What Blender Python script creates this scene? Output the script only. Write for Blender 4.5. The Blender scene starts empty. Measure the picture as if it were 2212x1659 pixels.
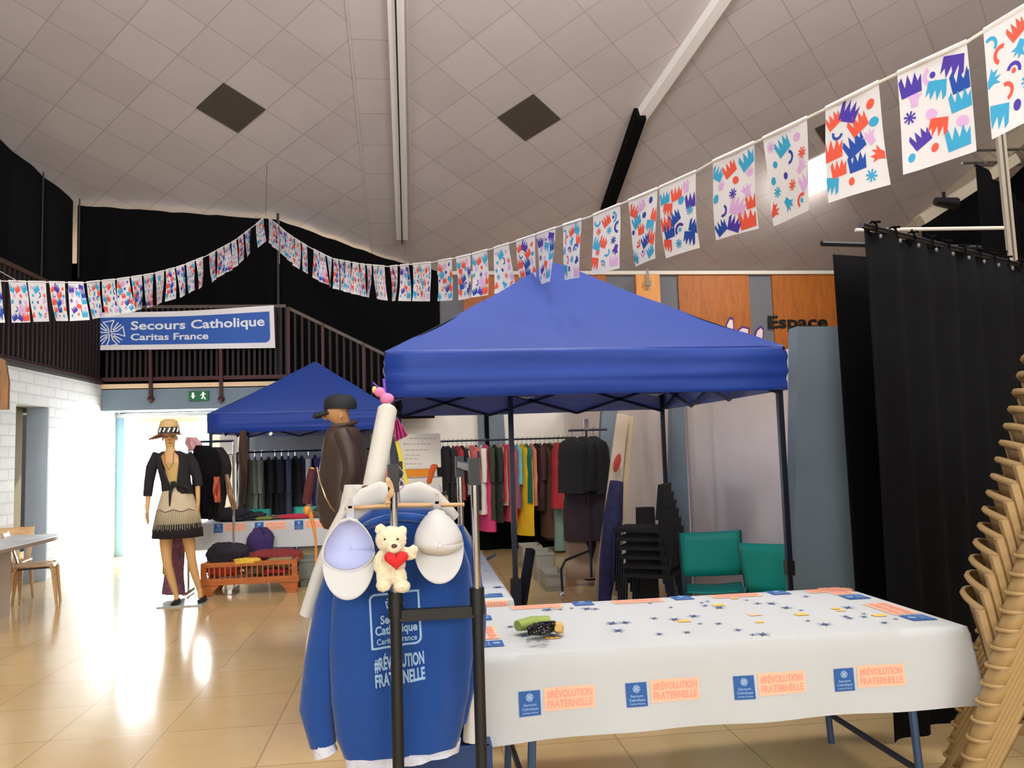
import bpy, math, random
from mathutils import Vector, Matrix, noise
random.seed(7)
PI = math.pi
D = bpy.data
SC = bpy.context.scene
COL = SC.collection

# ------------------------------------------------------------------ camera
F = 1700.0; CAMH = 1.55
TH = math.radians(7.2); PT = math.radians(4.7); RO = 0.03
fw = Vector((math.sin(TH)*math.cos(PT), math.cos(TH)*math.cos(PT), math.sin(PT)))
_r0 = Vector((math.cos(TH), -math.sin(TH), 0)); _u0 = _r0.cross(fw)
cr = math.cos(RO)*_r0 - math.sin(RO)*_u0
cu = math.cos(RO)*_u0 + math.sin(RO)*_r0
cam_d = D.cameras.new('camera'); cam = D.objects.new('camera', cam_d); COL.objects.link(cam)
cam_d.sensor_width = 36; cam_d.lens = 36*F/2212; cam_d.clip_start = 0.05; cam_d.clip_end = 200
mw = Matrix((cr, cu, -fw)).transposed().to_4x4(); mw.translation = (0, 0, CAMH)
cam.matrix_world = mw
SC.camera = cam

def ray(x, y): return fw + cr*((x-1106)/F) + cu*((829.5-y)/F)
def P(x, y, Y):            # point of the place seen at (x, y) on the plane Y
    v = ray(x, y); return Vector((0, 0, CAMH)) + v*(Y/v.y)
def G(x, y, z=0.0):        # point of the place seen at (x, y) at height z
    v = ray(x, y); return Vector((0, 0, CAMH)) + v*((z-CAMH)/v.z)
CZ0, CS = 8.9+CAMH, 0.36   # sloping ceiling: z = CZ0 - CS*Y
def ceil_z(Y): return CZ0 - CS*Y
def CP(x, y):
    v = ray(x, y); t = (CZ0-CAMH)/(v.z+CS*v.y); return Vector((0, 0, CAMH)) + v*t

# ------------------------------------------------------------------ world, exposure, large lights
SC.view_settings.view_transform = 'Standard'; SC.view_settings.look = 'None'
SC.view_settings.gamma = 1.0; SC.view_settings.use_curve_mapping = False
SC.view_settings.exposure = 0.0
w = D.worlds.new('daylight'); SC.world = w; w.use_nodes = True
bg = w.node_tree.nodes['Background']; bg.inputs[0].default_value = (0.94, 0.98, 1.0, 1); bg.inputs[1].default_value = 8.0

def area(name, loc, target, sx, sy, power, col=(1, 1, 1), spread=180):
    l = D.lights.new(name, 'AREA'); l.shape = 'RECTANGLE'; l.size = sx; l.size_y = sy
    l.energy = power; l.color = col; l.spread = math.radians(spread)
    o = D.objects.new(name, l); COL.objects.link(o); o.location = loc
    o.rotation_euler = (Vector(target)-Vector(loc)).to_track_quat('-Z', 'Y').to_euler()
    return o
# daylight falling in through the windows of the rear wall, behind the camera
area('window_daylight', (-2.5, -4.8, 3.2), (0.5, 9, 4.6), 5.0, 2.4, 80, (1.0, 0.98, 0.95))
area('window_daylight', (4.0, -4.8, 3.2), (2.0, 9, 4.6), 5.0, 2.4, 70, (1.0, 0.98, 0.95))
# daylight through the open glass doors
area('door_daylight', (-3.9, 14.0, 1.5), (-3.2, 6, 0.6), 2.2, 2.0, 260, (0.9, 0.96, 1.0))
sun = D.lights.new('sun', 'SUN'); sun.energy = 7; sun.angle = 0.03; sun.color = (1, 0.97, 0.92)
so = D.objects.new('sun', sun); COL.objects.link(so)
so.rotation_euler = Vector((-0.42, -0.62, -0.62)).to_track_quat('-Z', 'Y').to_euler()

# ------------------------------------------------------------------ materials
def lin(c): c /= 255.0; return c/12.92 if c <= 0.04045 else ((c+0.055)/1.055)**2.4
def rgb(r, g, b): return (lin(r), lin(g), lin(b), 1)
_mc = {}
def mat(name, c, rough=0.7, metal=0.0, bump=0.0, bscale=60, var=0.0, vscale=8, trans=0.0, sheen=0.0, emit=0.0, spec=None):
    if name in _mc: return _mc[name]
    m = D.materials.new(name); m.use_nodes = True; nt = m.node_tree; b = nt.nodes['Principled BSDF']
    col = rgb(*c); b.inputs['Base Color'].default_value = col
    b.inputs['Roughness'].default_value = rough; b.inputs['Metallic'].default_value = metal
    if spec is not None: b.inputs['Specular IOR Level'].default_value = spec
    if sheen: b.inputs['Sheen Weight'].default_value = sheen
    tc = None
    if bump or var:
        tc = nt.nodes.new('ShaderNodeTexCoord')
    if var:
        n = nt.nodes.new('ShaderNodeTexNoise'); n.inputs['Scale'].default_value = vscale; n.inputs['Detail'].default_value = 4
        nt.links.new(tc.outputs['Object'], n.inputs['Vector'])
        mx = nt.nodes.new('ShaderNodeMix'); mx.data_type = 'RGBA'
        mx.inputs[6].default_value = tuple(x*(1-var) for x in col[:3])+(1,)
        mx.inputs[7].default_value = tuple(min(1, x*(1+var)) for x in col[:3])+(1,)
        nt.links.new(n.outputs['Fac'], mx.inputs[0]); nt.links.new(mx.outputs[2], b.inputs['Base Color'])
    if bump:
        n = nt.nodes.new('ShaderNodeTexNoise'); n.inputs['Scale'].default_value = bscale; n.inputs['Detail'].default_value = 5
        nt.links.new(tc.outputs['Object'], n.inputs['Vector'])
        bp = nt.nodes.new('ShaderNodeBump'); bp.inputs['Strength'].default_value = bump; bp.inputs['Distance'].default_value = 0.01
        nt.links.new(n.outputs['Fac'], bp.inputs['Height']); nt.links.new(bp.outputs['Normal'], b.inputs['Normal'])
    if trans:
        t = nt.nodes.new('ShaderNodeBsdfTranslucent'); t.inputs[0].default_value = col
        ms = nt.nodes.new('ShaderNodeMixShader'); ms.inputs[0].default_value = trans
        nt.links.new(b.outputs[0], ms.inputs[1]); nt.links.new(t.outputs[0], ms.inputs[2])
        nt.links.new(ms.outputs[0], nt.nodes['Material Output'].inputs[0])
    if emit:
        b.inputs['Emission Color'].default_value = col; b.inputs['Emission Strength'].default_value = emit
    _mc[name] = m; return m

def tex_mat(name, c1, c2, mortar, bw, bh, ms, rough=0.6, offset=0.0, bump=0.2, coord='UV', noise_amt=0.15, smooth=0.1, nscale=3, spec=0.5):
    m = D.materials.new(name); m.use_nodes = True; nt = m.node_tree; b = nt.nodes['Principled BSDF']
    tc = nt.nodes.new('ShaderNodeTexCoord'); br = nt.nodes.new('ShaderNodeTexBrick')
    br.inputs['Color1'].default_value = rgb(*c1); br.inputs['Color2'].default_value = rgb(*c2); br.inputs['Mortar'].default_value = rgb(*mortar)
    br.inputs['Scale'].default_value = 1; br.inputs['Mortar Size'].default_value = ms; br.inputs['Mortar Smooth'].default_value = smooth
    br.inputs['Brick Width'].default_value = bw; br.inputs['Row Height'].default_value = bh; br.offset = offset
    nt.links.new(tc.outputs[coord], br.inputs['Vector'])
    n = nt.nodes.new('ShaderNodeTexNoise'); n.inputs['Scale'].default_value = nscale; n.inputs['Detail'].default_value = 8; n.inputs['Roughness'].default_value = 0.65
    nt.links.new(tc.outputs[coord], n.inputs['Vector'])
    mr = nt.nodes.new('ShaderNodeMapRange'); mr.inputs[3].default_value = 1-noise_amt; mr.inputs[4].default_value = 1+noise_amt
    nt.links.new(n.outputs['Fac'], mr.inputs[0])
    mx = nt.nodes.new('ShaderNodeVectorMath'); mx.operation = 'SCALE'
    nt.links.new(br.outputs['Color'], mx.inputs[0]); nt.links.new(mr.outputs[0], mx.inputs['Scale'])
    nt.links.new(mx.outputs[0], b.inputs['Base Color'])
    bp = nt.nodes.new('ShaderNodeBump'); bp.inputs['Strength'].default_value = bump; bp.inputs['Distance'].default_value = 0.01; bp.invert = True
    nt.links.new(br.outputs['Fac'], bp.inputs['Height']); nt.links.new(bp.outputs['Normal'], b.inputs['Normal'])
    b.inputs['Roughness'].default_value = rough; b.inputs['Specular IOR Level'].default_value = spec
    return m

def wood(name, c1, c2, scale=6, rough=0.5, axis=(8, 8, 1)):
    m = D.materials.new(name); m.use_nodes = True; nt = m.node_tree; b = nt.nodes['Principled BSDF']
    tc = nt.nodes.new('ShaderNodeTexCoord'); mp = nt.nodes.new('ShaderNodeMapping'); mp.inputs['Scale'].default_value = axis
    n = nt.nodes.new('ShaderNodeTexNoise'); n.inputs['Scale'].default_value = scale; n.inputs['Detail'].default_value = 6; n.inputs['Distortion'].default_value = 0.6
    cr_ = nt.nodes.new('ShaderNodeValToRGB'); cr_.color_ramp.elements[0].position = 0.3; cr_.color_ramp.elements[1].position = 0.7
    cr_.color_ramp.elements[0].color = rgb(*c1); cr_.color_ramp.elements[1].color = rgb(*c2)
    nt.links.new(tc.outputs['Object'], mp.inputs[0]); nt.links.new(mp.outputs[0], n.inputs['Vector'])
    nt.links.new(n.outputs['Fac'], cr_.inputs[0]); nt.links.new(cr_.outputs[0], b.inputs['Base Color'])
    b.inputs['Roughness'].default_value = rough
    return m

M_ceil = tex_mat('ceiling_tiles', (190, 180, 177), (182, 172, 169), (166, 157, 154), 0.66, 0.66, 0.010, 0.9, 0.0, 0.15, noise_amt=0.10, nscale=1.5)
M_ceil2 = tex_mat('ceiling_strip_tiles', (188, 178, 175), (184, 174, 171), (164, 155, 152), 0.9, 0.62, 0.008, 0.9, 0.0, 0.15, noise_amt=0.08)
M_floor = tex_mat('floor_tiles', (206, 178, 130), (199, 171, 122), (174, 146, 102), 0.62, 0.62, 0.005, 0.15, 0.0, 0.08, noise_amt=0.10, nscale=6)
M_brick = tex_mat('painted_block', (226, 230, 230), (214, 219, 221), (202, 207, 210), 0.40, 0.135, 0.012, 0.7, 0.5, 0.6, noise_amt=0.12, nscale=5)
M_bluegrey = mat('bluegrey_paint', (112, 128, 140), 0.75, var=0.06, vscale=4)
M_grey = mat('grey_paint', (116, 130, 140), 0.8, var=0.08, vscale=5)
M_greywall = mat('grey_wall_paint', (104, 104, 110), 0.85, var=0.08)
M_orange = wood('orange_wood', (146, 78, 14), (170, 94, 22), 3, 0.6, (6, 6, 1))
M_warm = mat('warm_white', (242, 236, 224), 0.8, var=0.03)
M_pinkwhite = mat('plaster_panel', (236, 224, 218), 0.85, var=0.05, vscale=3)
M_black = mat('black_cloth', (13, 13, 15), 0.95, var=0.3, bump=0.3, bscale=80, spec=0.15)
M_black2 = mat('black_cloth_plain', (10, 9, 11), 0.95, spec=0.1)
M_burg = mat('burgundy_metal', (62, 14, 20), 0.6)
M_burgd = mat('burgundy_slats', (26, 7, 10), 0.7)
M_cream = mat('cream_trim', (226, 196, 160), 0.7)
M_white = mat('white_paint', (232, 228, 222), 0.6)
M_darktile = mat('vent_mesh', (74, 66, 56), 0.9, bump=0.5, bscale=200)
M_blue = mat('blue_canopy', (22, 70, 174), 0.5, bump=0.35, bscale=6, trans=0.42, sheen=0.35)
M_bluel = mat('blue_canopy_back', (60, 92, 190), 0.5, trans=0.5)
M_dmetal = mat('dark_metal', (34, 38, 50), 0.4, 0.5)
M_chrome = mat('chrome', (225, 225, 230), 0.18, 1.0)
M_backlit = mat('canopy_lining', (205, 215, 240), 0.6, trans=0.55)  # light passing through the valance cloth, put into a paler colour
M_blackp = mat('black_plastic', (16, 15, 17), 0.45)
M_cloth = mat('white_tablecloth', (210, 214, 216), 0.85, bump=0.15, bscale=120, trans=0.2)
M_lblue = mat('print_blue', (44, 92, 160), 0.8)
M_lbluel = mat('print_pale', (150, 180, 215), 0.8)
M_lor = mat('print_orange', (244, 190, 160), 0.8)
M_lor2 = mat('print_orange_letters', (238, 158, 134), 0.8)
M_lyel = mat('print_yellow', (248, 190, 90), 0.8)
M_lstar = mat('print_star', (70, 95, 135), 0.8)
M_shirt = mat('blue_fleece', (12, 64, 136), 0.95, bump=0.8, bscale=14, var=0.08, vscale=5, sheen=0.3)
M_fleece = mat('white_fleece', (220, 222, 235), 0.95, bump=0.8, bscale=120)
M_wcotton = mat('white_cotton', (214, 210, 203), 0.9, bump=0.2, bscale=25)
M_skin = mat('mannequin_skin', (206, 160, 104), 0.5)
M_skin2 = mat('mannequin_skin_tan', (196, 146, 98), 0.5)
M_bear = mat('cream_plush', (236, 224, 188), 1.0, bump=1.0, bscale=90, sheen=0.5)
M_red = mat('red_plush', (214, 36, 40), 0.8, bump=0.3, bscale=100)
M_brown = mat('brown_plastic', (96, 50, 40), 0.5)
M_wood = wood('light_wood', (190, 148, 100), (214, 176, 128), 4, 0.45, (1, 8, 8))
M_owood = wood('orange_pine', (160, 82, 28), (188, 104, 40), 4, 0.45, (1, 8, 8))
M_beige = mat('beige_plastic', (172, 142, 96), 0.36, var=0.05, vscale=3)
M_teal = mat('teal_plastic', (10, 150, 136), 0.6)
M_banner = mat('banner_white', (226, 224, 226), 0.6)
M_bannerb = mat('banner_blue', (28, 84, 172), 0.6)
M_txtw = mat('banner_letters', (222, 228, 236), 0.6)
M_glow = mat('lamp_diffuser', (255, 252, 240), 0.5, emit=7)

# ------------------------------------------------------------------ mesh builder
class MB:
    def __init__(s): s.v = []; s.f = []; s.m = []
    def add(s, vs, fs, m=0):
        o = len(s.v); s.v += [Vector(p) for p in vs]
        for f in fs: s.f.append([i+o for i in f]); s.m.append(m)
        return s
    def box(s, c, d, R=None, m=0):
        x, y, z = d[0]/2, d[1]/2, d[2]/2
        vs = [Vector((a*x, b*y, e*z)) for e in (-1, 1) for b in (-1, 1) for a in (-1, 1)]
        if R is not None: vs = [R @ q for q in vs]
        c = Vector(c)
        return s.add([q+c for q in vs], [(0, 2, 3, 1), (4, 5, 7, 6), (0, 1, 5, 4), (1, 3, 7, 5), (3, 2, 6, 7), (2, 0, 4, 6)], m)
    def bar(s, a, b, w, h=None, m=0, up=(0, 0, 1)):
        a, b = Vector(a), Vector(b); h = h or w; d = b-a; L = d.length; d = d/L
        u = Vector(up)
        if abs(d.dot(u)) > 0.98: u = Vector((0, 1, 0))
        x = d.cross(u).normalized(); y = x.cross(d)
        R = Matrix((x, d, y)).transposed()
        return s.box((a+b)/2, (w, L, h), R, m)
    def tube(s, pts, r, seg=8, m=0, cap=True, flat=1.0):
        pts = [Vector(p) for p in pts]; n = len(pts)
        rs = r if isinstance(r, (list, tuple)) else [r]*n
        up = None; rings = []
        for i, p in enumerate(pts):
            d = (pts[min(i+1, n-1)]-pts[max(i-1, 0)]).normalized()
            if up is None:
                up = Vector((0, 0, 1)) if abs(d.z) < 0.9 else Vector((0, 1, 0))
            x = d.cross(up).normalized(); up = x.cross(d).normalized()
            rings.append([p + (x*math.cos(2*PI*k/seg) + up*math.sin(2*PI*k/seg)*flat)*rs[i] for k in range(seg)])
        return s.loft(rings, m, cap)
    def loft(s, rings, m=0, cap=True, closed=True):
        n = len(rings[0]); vs = [p for r in rings for p in r]; fs = []
        for i in range(len(rings)-1):
            for k in range(n if closed else n-1):
                k2 = (k+1) % n
                fs.append((i*n+k, i*n+k2, (i+1)*n+k2, (i+1)*n+k))
        if cap and closed:
            fs.append(tuple(range(n))[::-1]); o = (len(rings)-1)*n; fs.append(tuple(o+k for k in range(n)))
        return s.add(vs, fs, m)
    def ell(s, c, r, seg=16, rg=10, m=0, R=None):
        c = Vector(c); rings = []
        for i in range(1, rg):
            a = PI*i/rg
            rings.append([Vector((r[0]*math.sin(a)*math.cos(2*PI*k/seg), r[1]*math.sin(a)*math.sin(2*PI*k/seg), r[2]*math.cos(a))) for k in range(seg)])
        top = Vector((0, 0, r[2])); vs = [top]+[p for q in rings for p in q]+[-top]
        if R is not None: vs = [R @ p for p in vs]
        fs = [(0, 1+k, 1+(k+1) % seg) for k in range(seg)]
        for i in range(rg-2):
            for k in range(seg):
                a = 1+i*seg; fs.append((a+k, a+seg+k, a+seg+(k+1) % seg, a+(k+1) % seg))
        a = 1+(rg-2)*seg; fs += [(a+k, len(vs)-1, a+(k+1) % seg) for k in range(seg)]
        return s.add([p+c for p in vs], fs, m)
    def grid(s, f, nu, nv, m=0):
        vs = [f(i/nu, j/nv) for j in range(nv+1) for i in range(nu+1)]; w_ = nu+1
        return s.add(vs, [(j*w_+i, j*w_+i+1, (j+1)*w_+i+1, (j+1)*w_+i) for j in range(nv) for i in range(nu)], m)
    def prism(s, poly, o, ax, ay, depth, m=0):
        o, ax, ay = Vector(o), Vector(ax), Vector(ay); nn = ax.cross(ay).normalized()*depth
        a = [o+ax*p[0]+ay*p[1] for p in poly]; n = len(a)
        fs = [tuple(range(n))[::-1], tuple(range(n, 2*n))]+[(k, (k+1) % n, n+(k+1) % n, n+k) for k in range(n)]
        return s.add(a+[q+nn for q in a], fs, m)
    def build(s, name, mats, parent=None, smooth=True, origin=None, solid=0, uv=None, label=None, angle=40):
        if not isinstance(mats, (list, tuple)): mats = [mats]
        if parent is not None: org = ORG[parent.name]
        elif origin is not None: org = Vector(origin)
        else:
            xs = [p.x for p in s.v]; ys = [p.y for p in s.v]; zs = [p.z for p in s.v]
            org = Vector(((min(xs)+max(xs))/2, (min(ys)+max(ys))/2, min(zs)))
        me = D.meshes.new(name); me.from_pydata([p-org for p in s.v], [], s.f)
        for m_ in mats: me.materials.append(m_)
        me.polygons.foreach_set('material_index', s.m)
        if smooth:
            me.polygons.foreach_set('use_smooth', [True]*len(s.f))
            try: me.set_sharp_from_angle(angle=math.radians(angle))
            except Exception: pass
        if uv:
            l = me.uv_layers.new(name='UVMap')
            for lp in me.loops: l.data[lp.index].uv = uv(s.v[lp.vertex_index])
        me.update()
        o = D.objects.new(name, me); COL.objects.link(o)
        if parent is not None:
            o.parent = parent; ORG[o.name] = org
        else:
            o.location = org; ORG[o.name] = org
        if solid:
            md = o.modifiers.new('solid', 'SOLIDIFY'); md.thickness = solid; md.offset = 0
        if label: o['label'] = label
        return o
ORG = {}
def thing(name, label, cat, loc=(0, 0, 0), group=None):
    o = D.objects.new(name, None); COL.objects.link(o); o.location = loc; o.empty_display_size = 0.1
    ORG[o.name] = Vector(loc); return tag(o, label, cat, group)
def tag(o, label=None, cat=None, group=None, kind=None):
    if label: o['label'] = label
    if cat: o['category'] = cat
    if group: o['group'] = group
    if kind: o['kind'] = kind
    return o
def struct(o): o['kind'] = 'structure'; return o
def kids(o): return [c for c in D.objects if c.parent == o]
def copy_tree(o, loc=None, rz=None, label=None, group=None):
    c = o.copy(); COL.objects.link(c)
    for ch in kids(o):
        d = ch.copy(); COL.objects.link(d); d.parent = c
        for g in kids(ch):
            e = g.copy(); COL.objects.link(e); e.parent = d
    if loc is not None: c.location = loc
    if rz is not None: c.rotation_euler = (0, 0, rz)
    if label: c['label'] = label
    if group: c['group'] = group
    return c

_tx = {}
def txt(st, size=1.0, bold=0.0):
    k = (st, bold)
    if k not in _tx:
        c = D.curves.new('t', 'FONT'); c.body = st; c.align_x = 'LEFT'; c.offset = bold; c.resolution_u = 3
        o = D.objects.new('t', c); COL.objects.link(o)
        bpy.context.view_layer.update()
        me = D.meshes.new_from_object(o.evaluated_get(bpy.context.evaluated_depsgraph_get()))
        vs = [(p.co.x, p.co.y) for p in me.vertices]; fs = [tuple(p.vertices) for p in me.polygons]
        D.objects.remove(o); D.curves.remove(c); D.meshes.remove(me)
        x0 = min(p[0] for p in vs); x1 = max(p[0] for p in vs)
        _tx[k] = ([(p[0]-x0, p[1]) for p in vs], fs, x1-x0)
    return _tx[k]
def put_txt(mb, st, fn, x0, y0, w, h, m, bold=0.02):
    """lettering st filling width w and cap height h from (x0, y0); fn maps plane coords to space"""
    vs, fs, tw = txt(st, 1, bold); sx = w/tw; sy = h/0.70
    mb.add([fn(x0+p[0]*sx, y0+p[1]*sy) for p in vs], fs, m)
def rrect(x0, y0, x1, y1, r, corners=(1, 1, 1, 1), n=6):
    out = []
    for k, (cx, cy, a0) in enumerate(((x1-r, y1-r, 0), (x0+r, y1-r, 90), (x0+r, y0+r, 180), (x1-r, y0+r, 270))):
        if corners[k]:
            out += [(cx+r*math.cos(math.radians(a0+90*i/n)), cy+r*math.sin(math.radians(a0+90*i/n))) for i in range(n+1)]
        else: out.append(((x1, y1), (x0, y1), (x0, y0), (x1, y0))[k])
    return out
def poly(mb, pts, fn, m): mb.add([fn(*p) for p in pts], [tuple(range(len(pts)))], m)
def patch(mb, x, y, w_, h, fn, m, n=6): mb.grid(lambda u, v: fn(x+w_*u, y+h*v), n, n, m)
def outline(mb, pts, fn, wd, m, closed=True):
    n = len(pts)
    for i in range(n if closed else n-1):
        a = Vector(pts[i]); b = Vector(pts[(i+1) % n]); d = (b-a)
        if d.length < 1e-6: continue
        d.normalize(); q = Vector((-d.y, d.x))*wd/2; a2 = a-d*wd*0.4; b2 = b+d*wd*0.4
        mb.add([fn(*p) for p in (a2-q, b2-q, b2+q, a2+q)], [(0, 1, 2, 3)], m)
def cross_emblem(mb, fn, cx, cy, R, wd, m):
    # flared cross drawn in outline with rays between its arms
    for k in range(4):
        a = k*PI/2+0.12; c, s_ = math.cos(a), math.sin(a)
        pts = [(0.10, 0.07), (0.55, 0.14), (0.95, 0.42), (1.0, -0.36), (0.55, -0.14), (0.10, -0.07)]
        outline(mb, [(cx+R*(p[0]*c-p[1]*s_), cy+R*(p[0]*s_+p[1]*c)) for p in pts], fn, wd, m, False)
        for t in (-0.16, 0.10):
            b = a+PI/4+t
            outline(mb, [(cx+R*0.35*math.cos(b), cy+R*0.35*math.sin(b)), (cx+R*math.cos(b), cy+R*math.sin(b))], fn, wd, m, False)

def skin(name, nodes, edges, m, parent, sub=2, root=0):
    org = ORG[parent.name]
    me = D.meshes.new(name); me.from_pydata([Vector(n[0])-org for n in nodes], edges, [])
    o = D.objects.new(name, me); COL.objects.link(o)
    sk = o.modifiers.new('s', 'SKIN'); sk.use_smooth_shade = True
    me.skin_vertices[0].data[root].use_root = True
    for i, n in enumerate(nodes):
        r = n[1]; me.skin_vertices[0].data[i].radius = r if isinstance(r, tuple) else (r, r)
        if i: me.skin_vertices[0].data[i].use_root = False
    sb = o.modifiers.new('u', 'SUBSURF'); sb.levels = sub; sb.render_levels = sub
    bpy.context.view_layer.update()
    m2 = D.meshes.new_from_object(o.evaluated_get(bpy.context.evaluated_depsgraph_get()))
    o.modifiers.clear(); o.data = m2; m2.name = name; m2.materials.clear(); m2.materials.append(m)
    m2.polygons.foreach_set('use_smooth', [True]*len(m2.polygons))
    o.parent = parent; ORG[o.name] = org
    return o

# ------------------------------------------------------------------ the room
def quad(name, pts, m, uv=None):
    mb = MB(); mb.add(pts, [tuple(range(len(pts)))]); return struct(mb.build(name, m, smooth=False, uv=uv))
def slab(name, c, d, m, uv=None, R=None):
    mb = MB(); mb.box(c, d, R); return struct(mb.build(name, m, smooth=False, uv=uv))
slab('floor', (1.0, 6.5, -0.05), (24, 30, 0.1), M_floor, uv=lambda p: (p.x+0.2, p.y+0.12))
S2 = math.sqrt(0.5)
def dg(cx, cy):
    return lambda p: ((S2*((p.x-cx)+(p.y-cy)*1.045)+0.33), (S2*(-(p.x-cx)+(p.y-cy)*1.045)+0.33))
YR = 5.0
def cpanel(name, x0, x1, m, uv, dz=0.0):
    mb = MB()
    ys = [15.6, YR, -5.2]; zs = [ceil_z(15.6), ceil_z(YR), ceil_z(YR)-2.2]
    t = 0.15
    for i in range(2):
        a, b = ys[i], ys[i+1]; za, zb = zs[i]+dz, zs[i+1]+dz
        vs = [(x0, a, za), (x1, a, za), (x1, b, zb), (x0, b, zb)]
        mb.add(vs+[(q[0], q[1], q[2]+t) for q in vs], [(0, 1, 2, 3), (7, 6, 5, 4), (0, 4, 5, 1), (1, 5, 6, 2), (2, 6, 7, 3), (3, 7, 4, 0)])
    return struct(mb.build(name, m, smooth=False, uv=uv))
cpanel('ceiling', -11, -0.72, M_ceil, dg(-2.465, 11.14))
cpanel('ceiling', -0.72, 0.02, M_ceil2, lambda p: (p.x+0.1, p.y))
cpanel('ceiling', 0.02, 13, M_ceil, dg(1.80, 11.18))
# light battens of the ceiling framework
def cbeam(name, a, b, wd, h, m):
    mb = MB(); A = Vector((a[0], a[1], ceil_z(a[1])-h/2)); B = Vector((b[0], b[1], ceil_z(b[1])-h/2)); mb.bar(A, B, wd, h)
    return mb
mb = cbeam('', (-0.14, 13.9), (-0.10, 5.2), 0.20, 0.14, M_white)
mb.bar((-0.14, 13.9, ceil_z(13.9)-0.2), (-0.10, 5.2, ceil_z(5.2)-0.2), 0.02, 0.03, m=1)
bm_ = thing('ceiling_duct', 'long pale boxed beam running along the ceiling near its middle', 'beam', (-0.12, 9.5, ceil_z(9.5)))
mb.build('beam_box', [M_white, M_blackp], bm_, smooth=False)
mb = cbeam('', (3.42, 11.1), (4.35, 7.6), 0.16, 0.14, M_white)
b2 = thing('ceiling_duct', 'slanting pale boxed beam on the right half of the ceiling', 'beam', (3.6, 10, ceil_z(10)))
mb.build('beam_box', M_white, b2, smooth=False)
mb = cbeam('', (3.40, 13.15), (3.40, 10.9), 0.16, 0.22, M_black2); mb.build('beam_end', M_black2, b2, smooth=False, label='black lower end of the slanting beam')
mb = cbeam('', (9.4, 14.2), (10.1, 9.5), 0.25, 0.3, M_cream)
tag(mb.build('ceiling_duct', mat('dull_cream', (170, 158, 138), 0.8), smooth=False), 'dull cream duct at the top of the black wall on the right', 'beam')
for cx in (-0.72, 0.02):
    struct(cbeam('', (cx, 15.0), (cx, 5.2), 0.03, 0.012, M_white).build('trim_1', M_ceil2, smooth=False, uv=lambda p: (0.3, 0.3)))
def ctile(px, py, name, m, label, cat, r=0.47):
    c = CP(px, py); h = 0.012; mb = MB(); vs = []
    for dx, dy in ((r, 0), (0, r*0.95), (-r, 0), (0, -r*0.95)):
        vs.append((c.x+dx, c.y+dy, ceil_z(c.y+dy)-0.004))
    mb.add(vs+[(q[0], q[1], q[2]-h) for q in vs], [(0, 1, 2, 3), (7, 6, 5, 4), (0, 4, 5, 1), (1, 5, 6, 2), (2, 6, 7, 3), (3, 7, 4, 0)])
    return tag(mb.build(name, m, smooth=False), label, cat)
ctile(499, 233, 'ceiling_vent', M_darktile, 'dark square ceiling tile left of the long pale beam', 'vent')
ctile(1143, 254, 'ceiling_vent', M_darktile, 'dark square ceiling tile right of the long pale beam', 'vent')
ctile(1812, 278, 'ceiling_vent', M_darktile, 'dark ceiling tile mostly hidden behind the hanging flags', 'vent', 0.40)
ctile(1772, 366, 'ceiling_lamp', M_glow, 'bright white ceiling lamp glowing between the hanging flags', 'lamp', 0.50)
_lp = CP(1772, 366); area('ceiling_lamp_light', (_lp.x, _lp.y, ceil_z(_lp.y)-0.12), (_lp.x-2.5, _lp.y+2.6, 1.0), 0.6, 0.6, 140, (1.0, 0.97, 0.92))
# lamp panels of the same kind over the near part of the hall (out of frame) light the room
k_ = 0
for (x, y) in ((-4, 3.0), (1.2, 4.6), (5, 3.0), (-4, -1.0), (0.5, -1), (5, -1)):
    z = 6.2
    o = area('hanging_lamp_light', (x, y, z), (x*0.9, y+0.6, 0), 1.2, 1.2, (150 if x == 1.2 else 100) if y > 2 else 40, (1.0, 0.97, 0.93))
    # unseen upward fill lights, added to brighten the ceiling
    o = area('hanging_lamp_uplight', (x, y, z+0.15), (x*1.1, y+6.0, 10.5), 1.2, 1.2, 135, (1.0, 0.97, 0.97))

# side walls
slab('wall_right', (10.6, 5.5, 4.5), (0.2, 21, 10), M_black2)
slab('wall_left', (-7.0, 5.5, 4.5), (0.2, 21, 10), M_black2)
# rear wall with two windows
mb = MB()
for bx in ((-8.5, 7.0, 0), ):
    pass
mb.box((1.8, -5.15, 1.0), (18, 0.2, 2.0)); mb.box((1.8, -5.15, 7.0), (18, 0.2, 5.2)); mb.box((-6.1, -5.15, 3.2), (2.2, 0.2, 2.4))
mb.box((0.75, -5.15, 3.2), (1.5, 0.2, 2.4)); mb.box((8.65, -5.15, 3.2), (4.3, 0.2, 2.4))
struct(mb.build('wall_rear', M_warm, smooth=False))

# back wall: orange panels and grey piers above the stage, white rail on top
YB = 15.1
mb = MB(); mb.box((5.0, YB+0.1, 3.9), (12, 0.2, 2.8)); mb.box((5.0, YB+0.1, 1.3), (12, 0.2, 2.6), m=0)
struct(mb.build('wall_back', M_greywall, smooth=False))
def span(x0, x1, Y): return P(x0, 640, Y).x, P(x1, 640, Y).x
for (a, b) in ((1000, 1145), (1160, 1310), (1465, 1617), (1667, 1806)):
    x0, x1 = span(a, b, YB); mb = MB(); mb.box(((x0+x1)/2, YB-0.02, 3.75), (x1-x0, 0.05, 2.45))
    tag(mb.build('wall_panel', M_orange, smooth=False), {1000: 'orange wood wall panel under the sag of the flags, left of the canopy peak', 1160: 'orange wood wall panel just right of the canopy peak', 1465: 'orange wood wall panel above the right slope of the canopy', 1667: 'orange wood wall panel carrying the black word Espace'}[a], 'wall panel', 'orange panels of the back wall')
x0, x1 = span(1373, 1424, YB-0.6)
bp_ = thing('wooden_post', 'light wooden post with a chrome bolt in front of the grey wall', 'post', ((x0+x1)/2, YB-0.6, 2.6))
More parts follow.
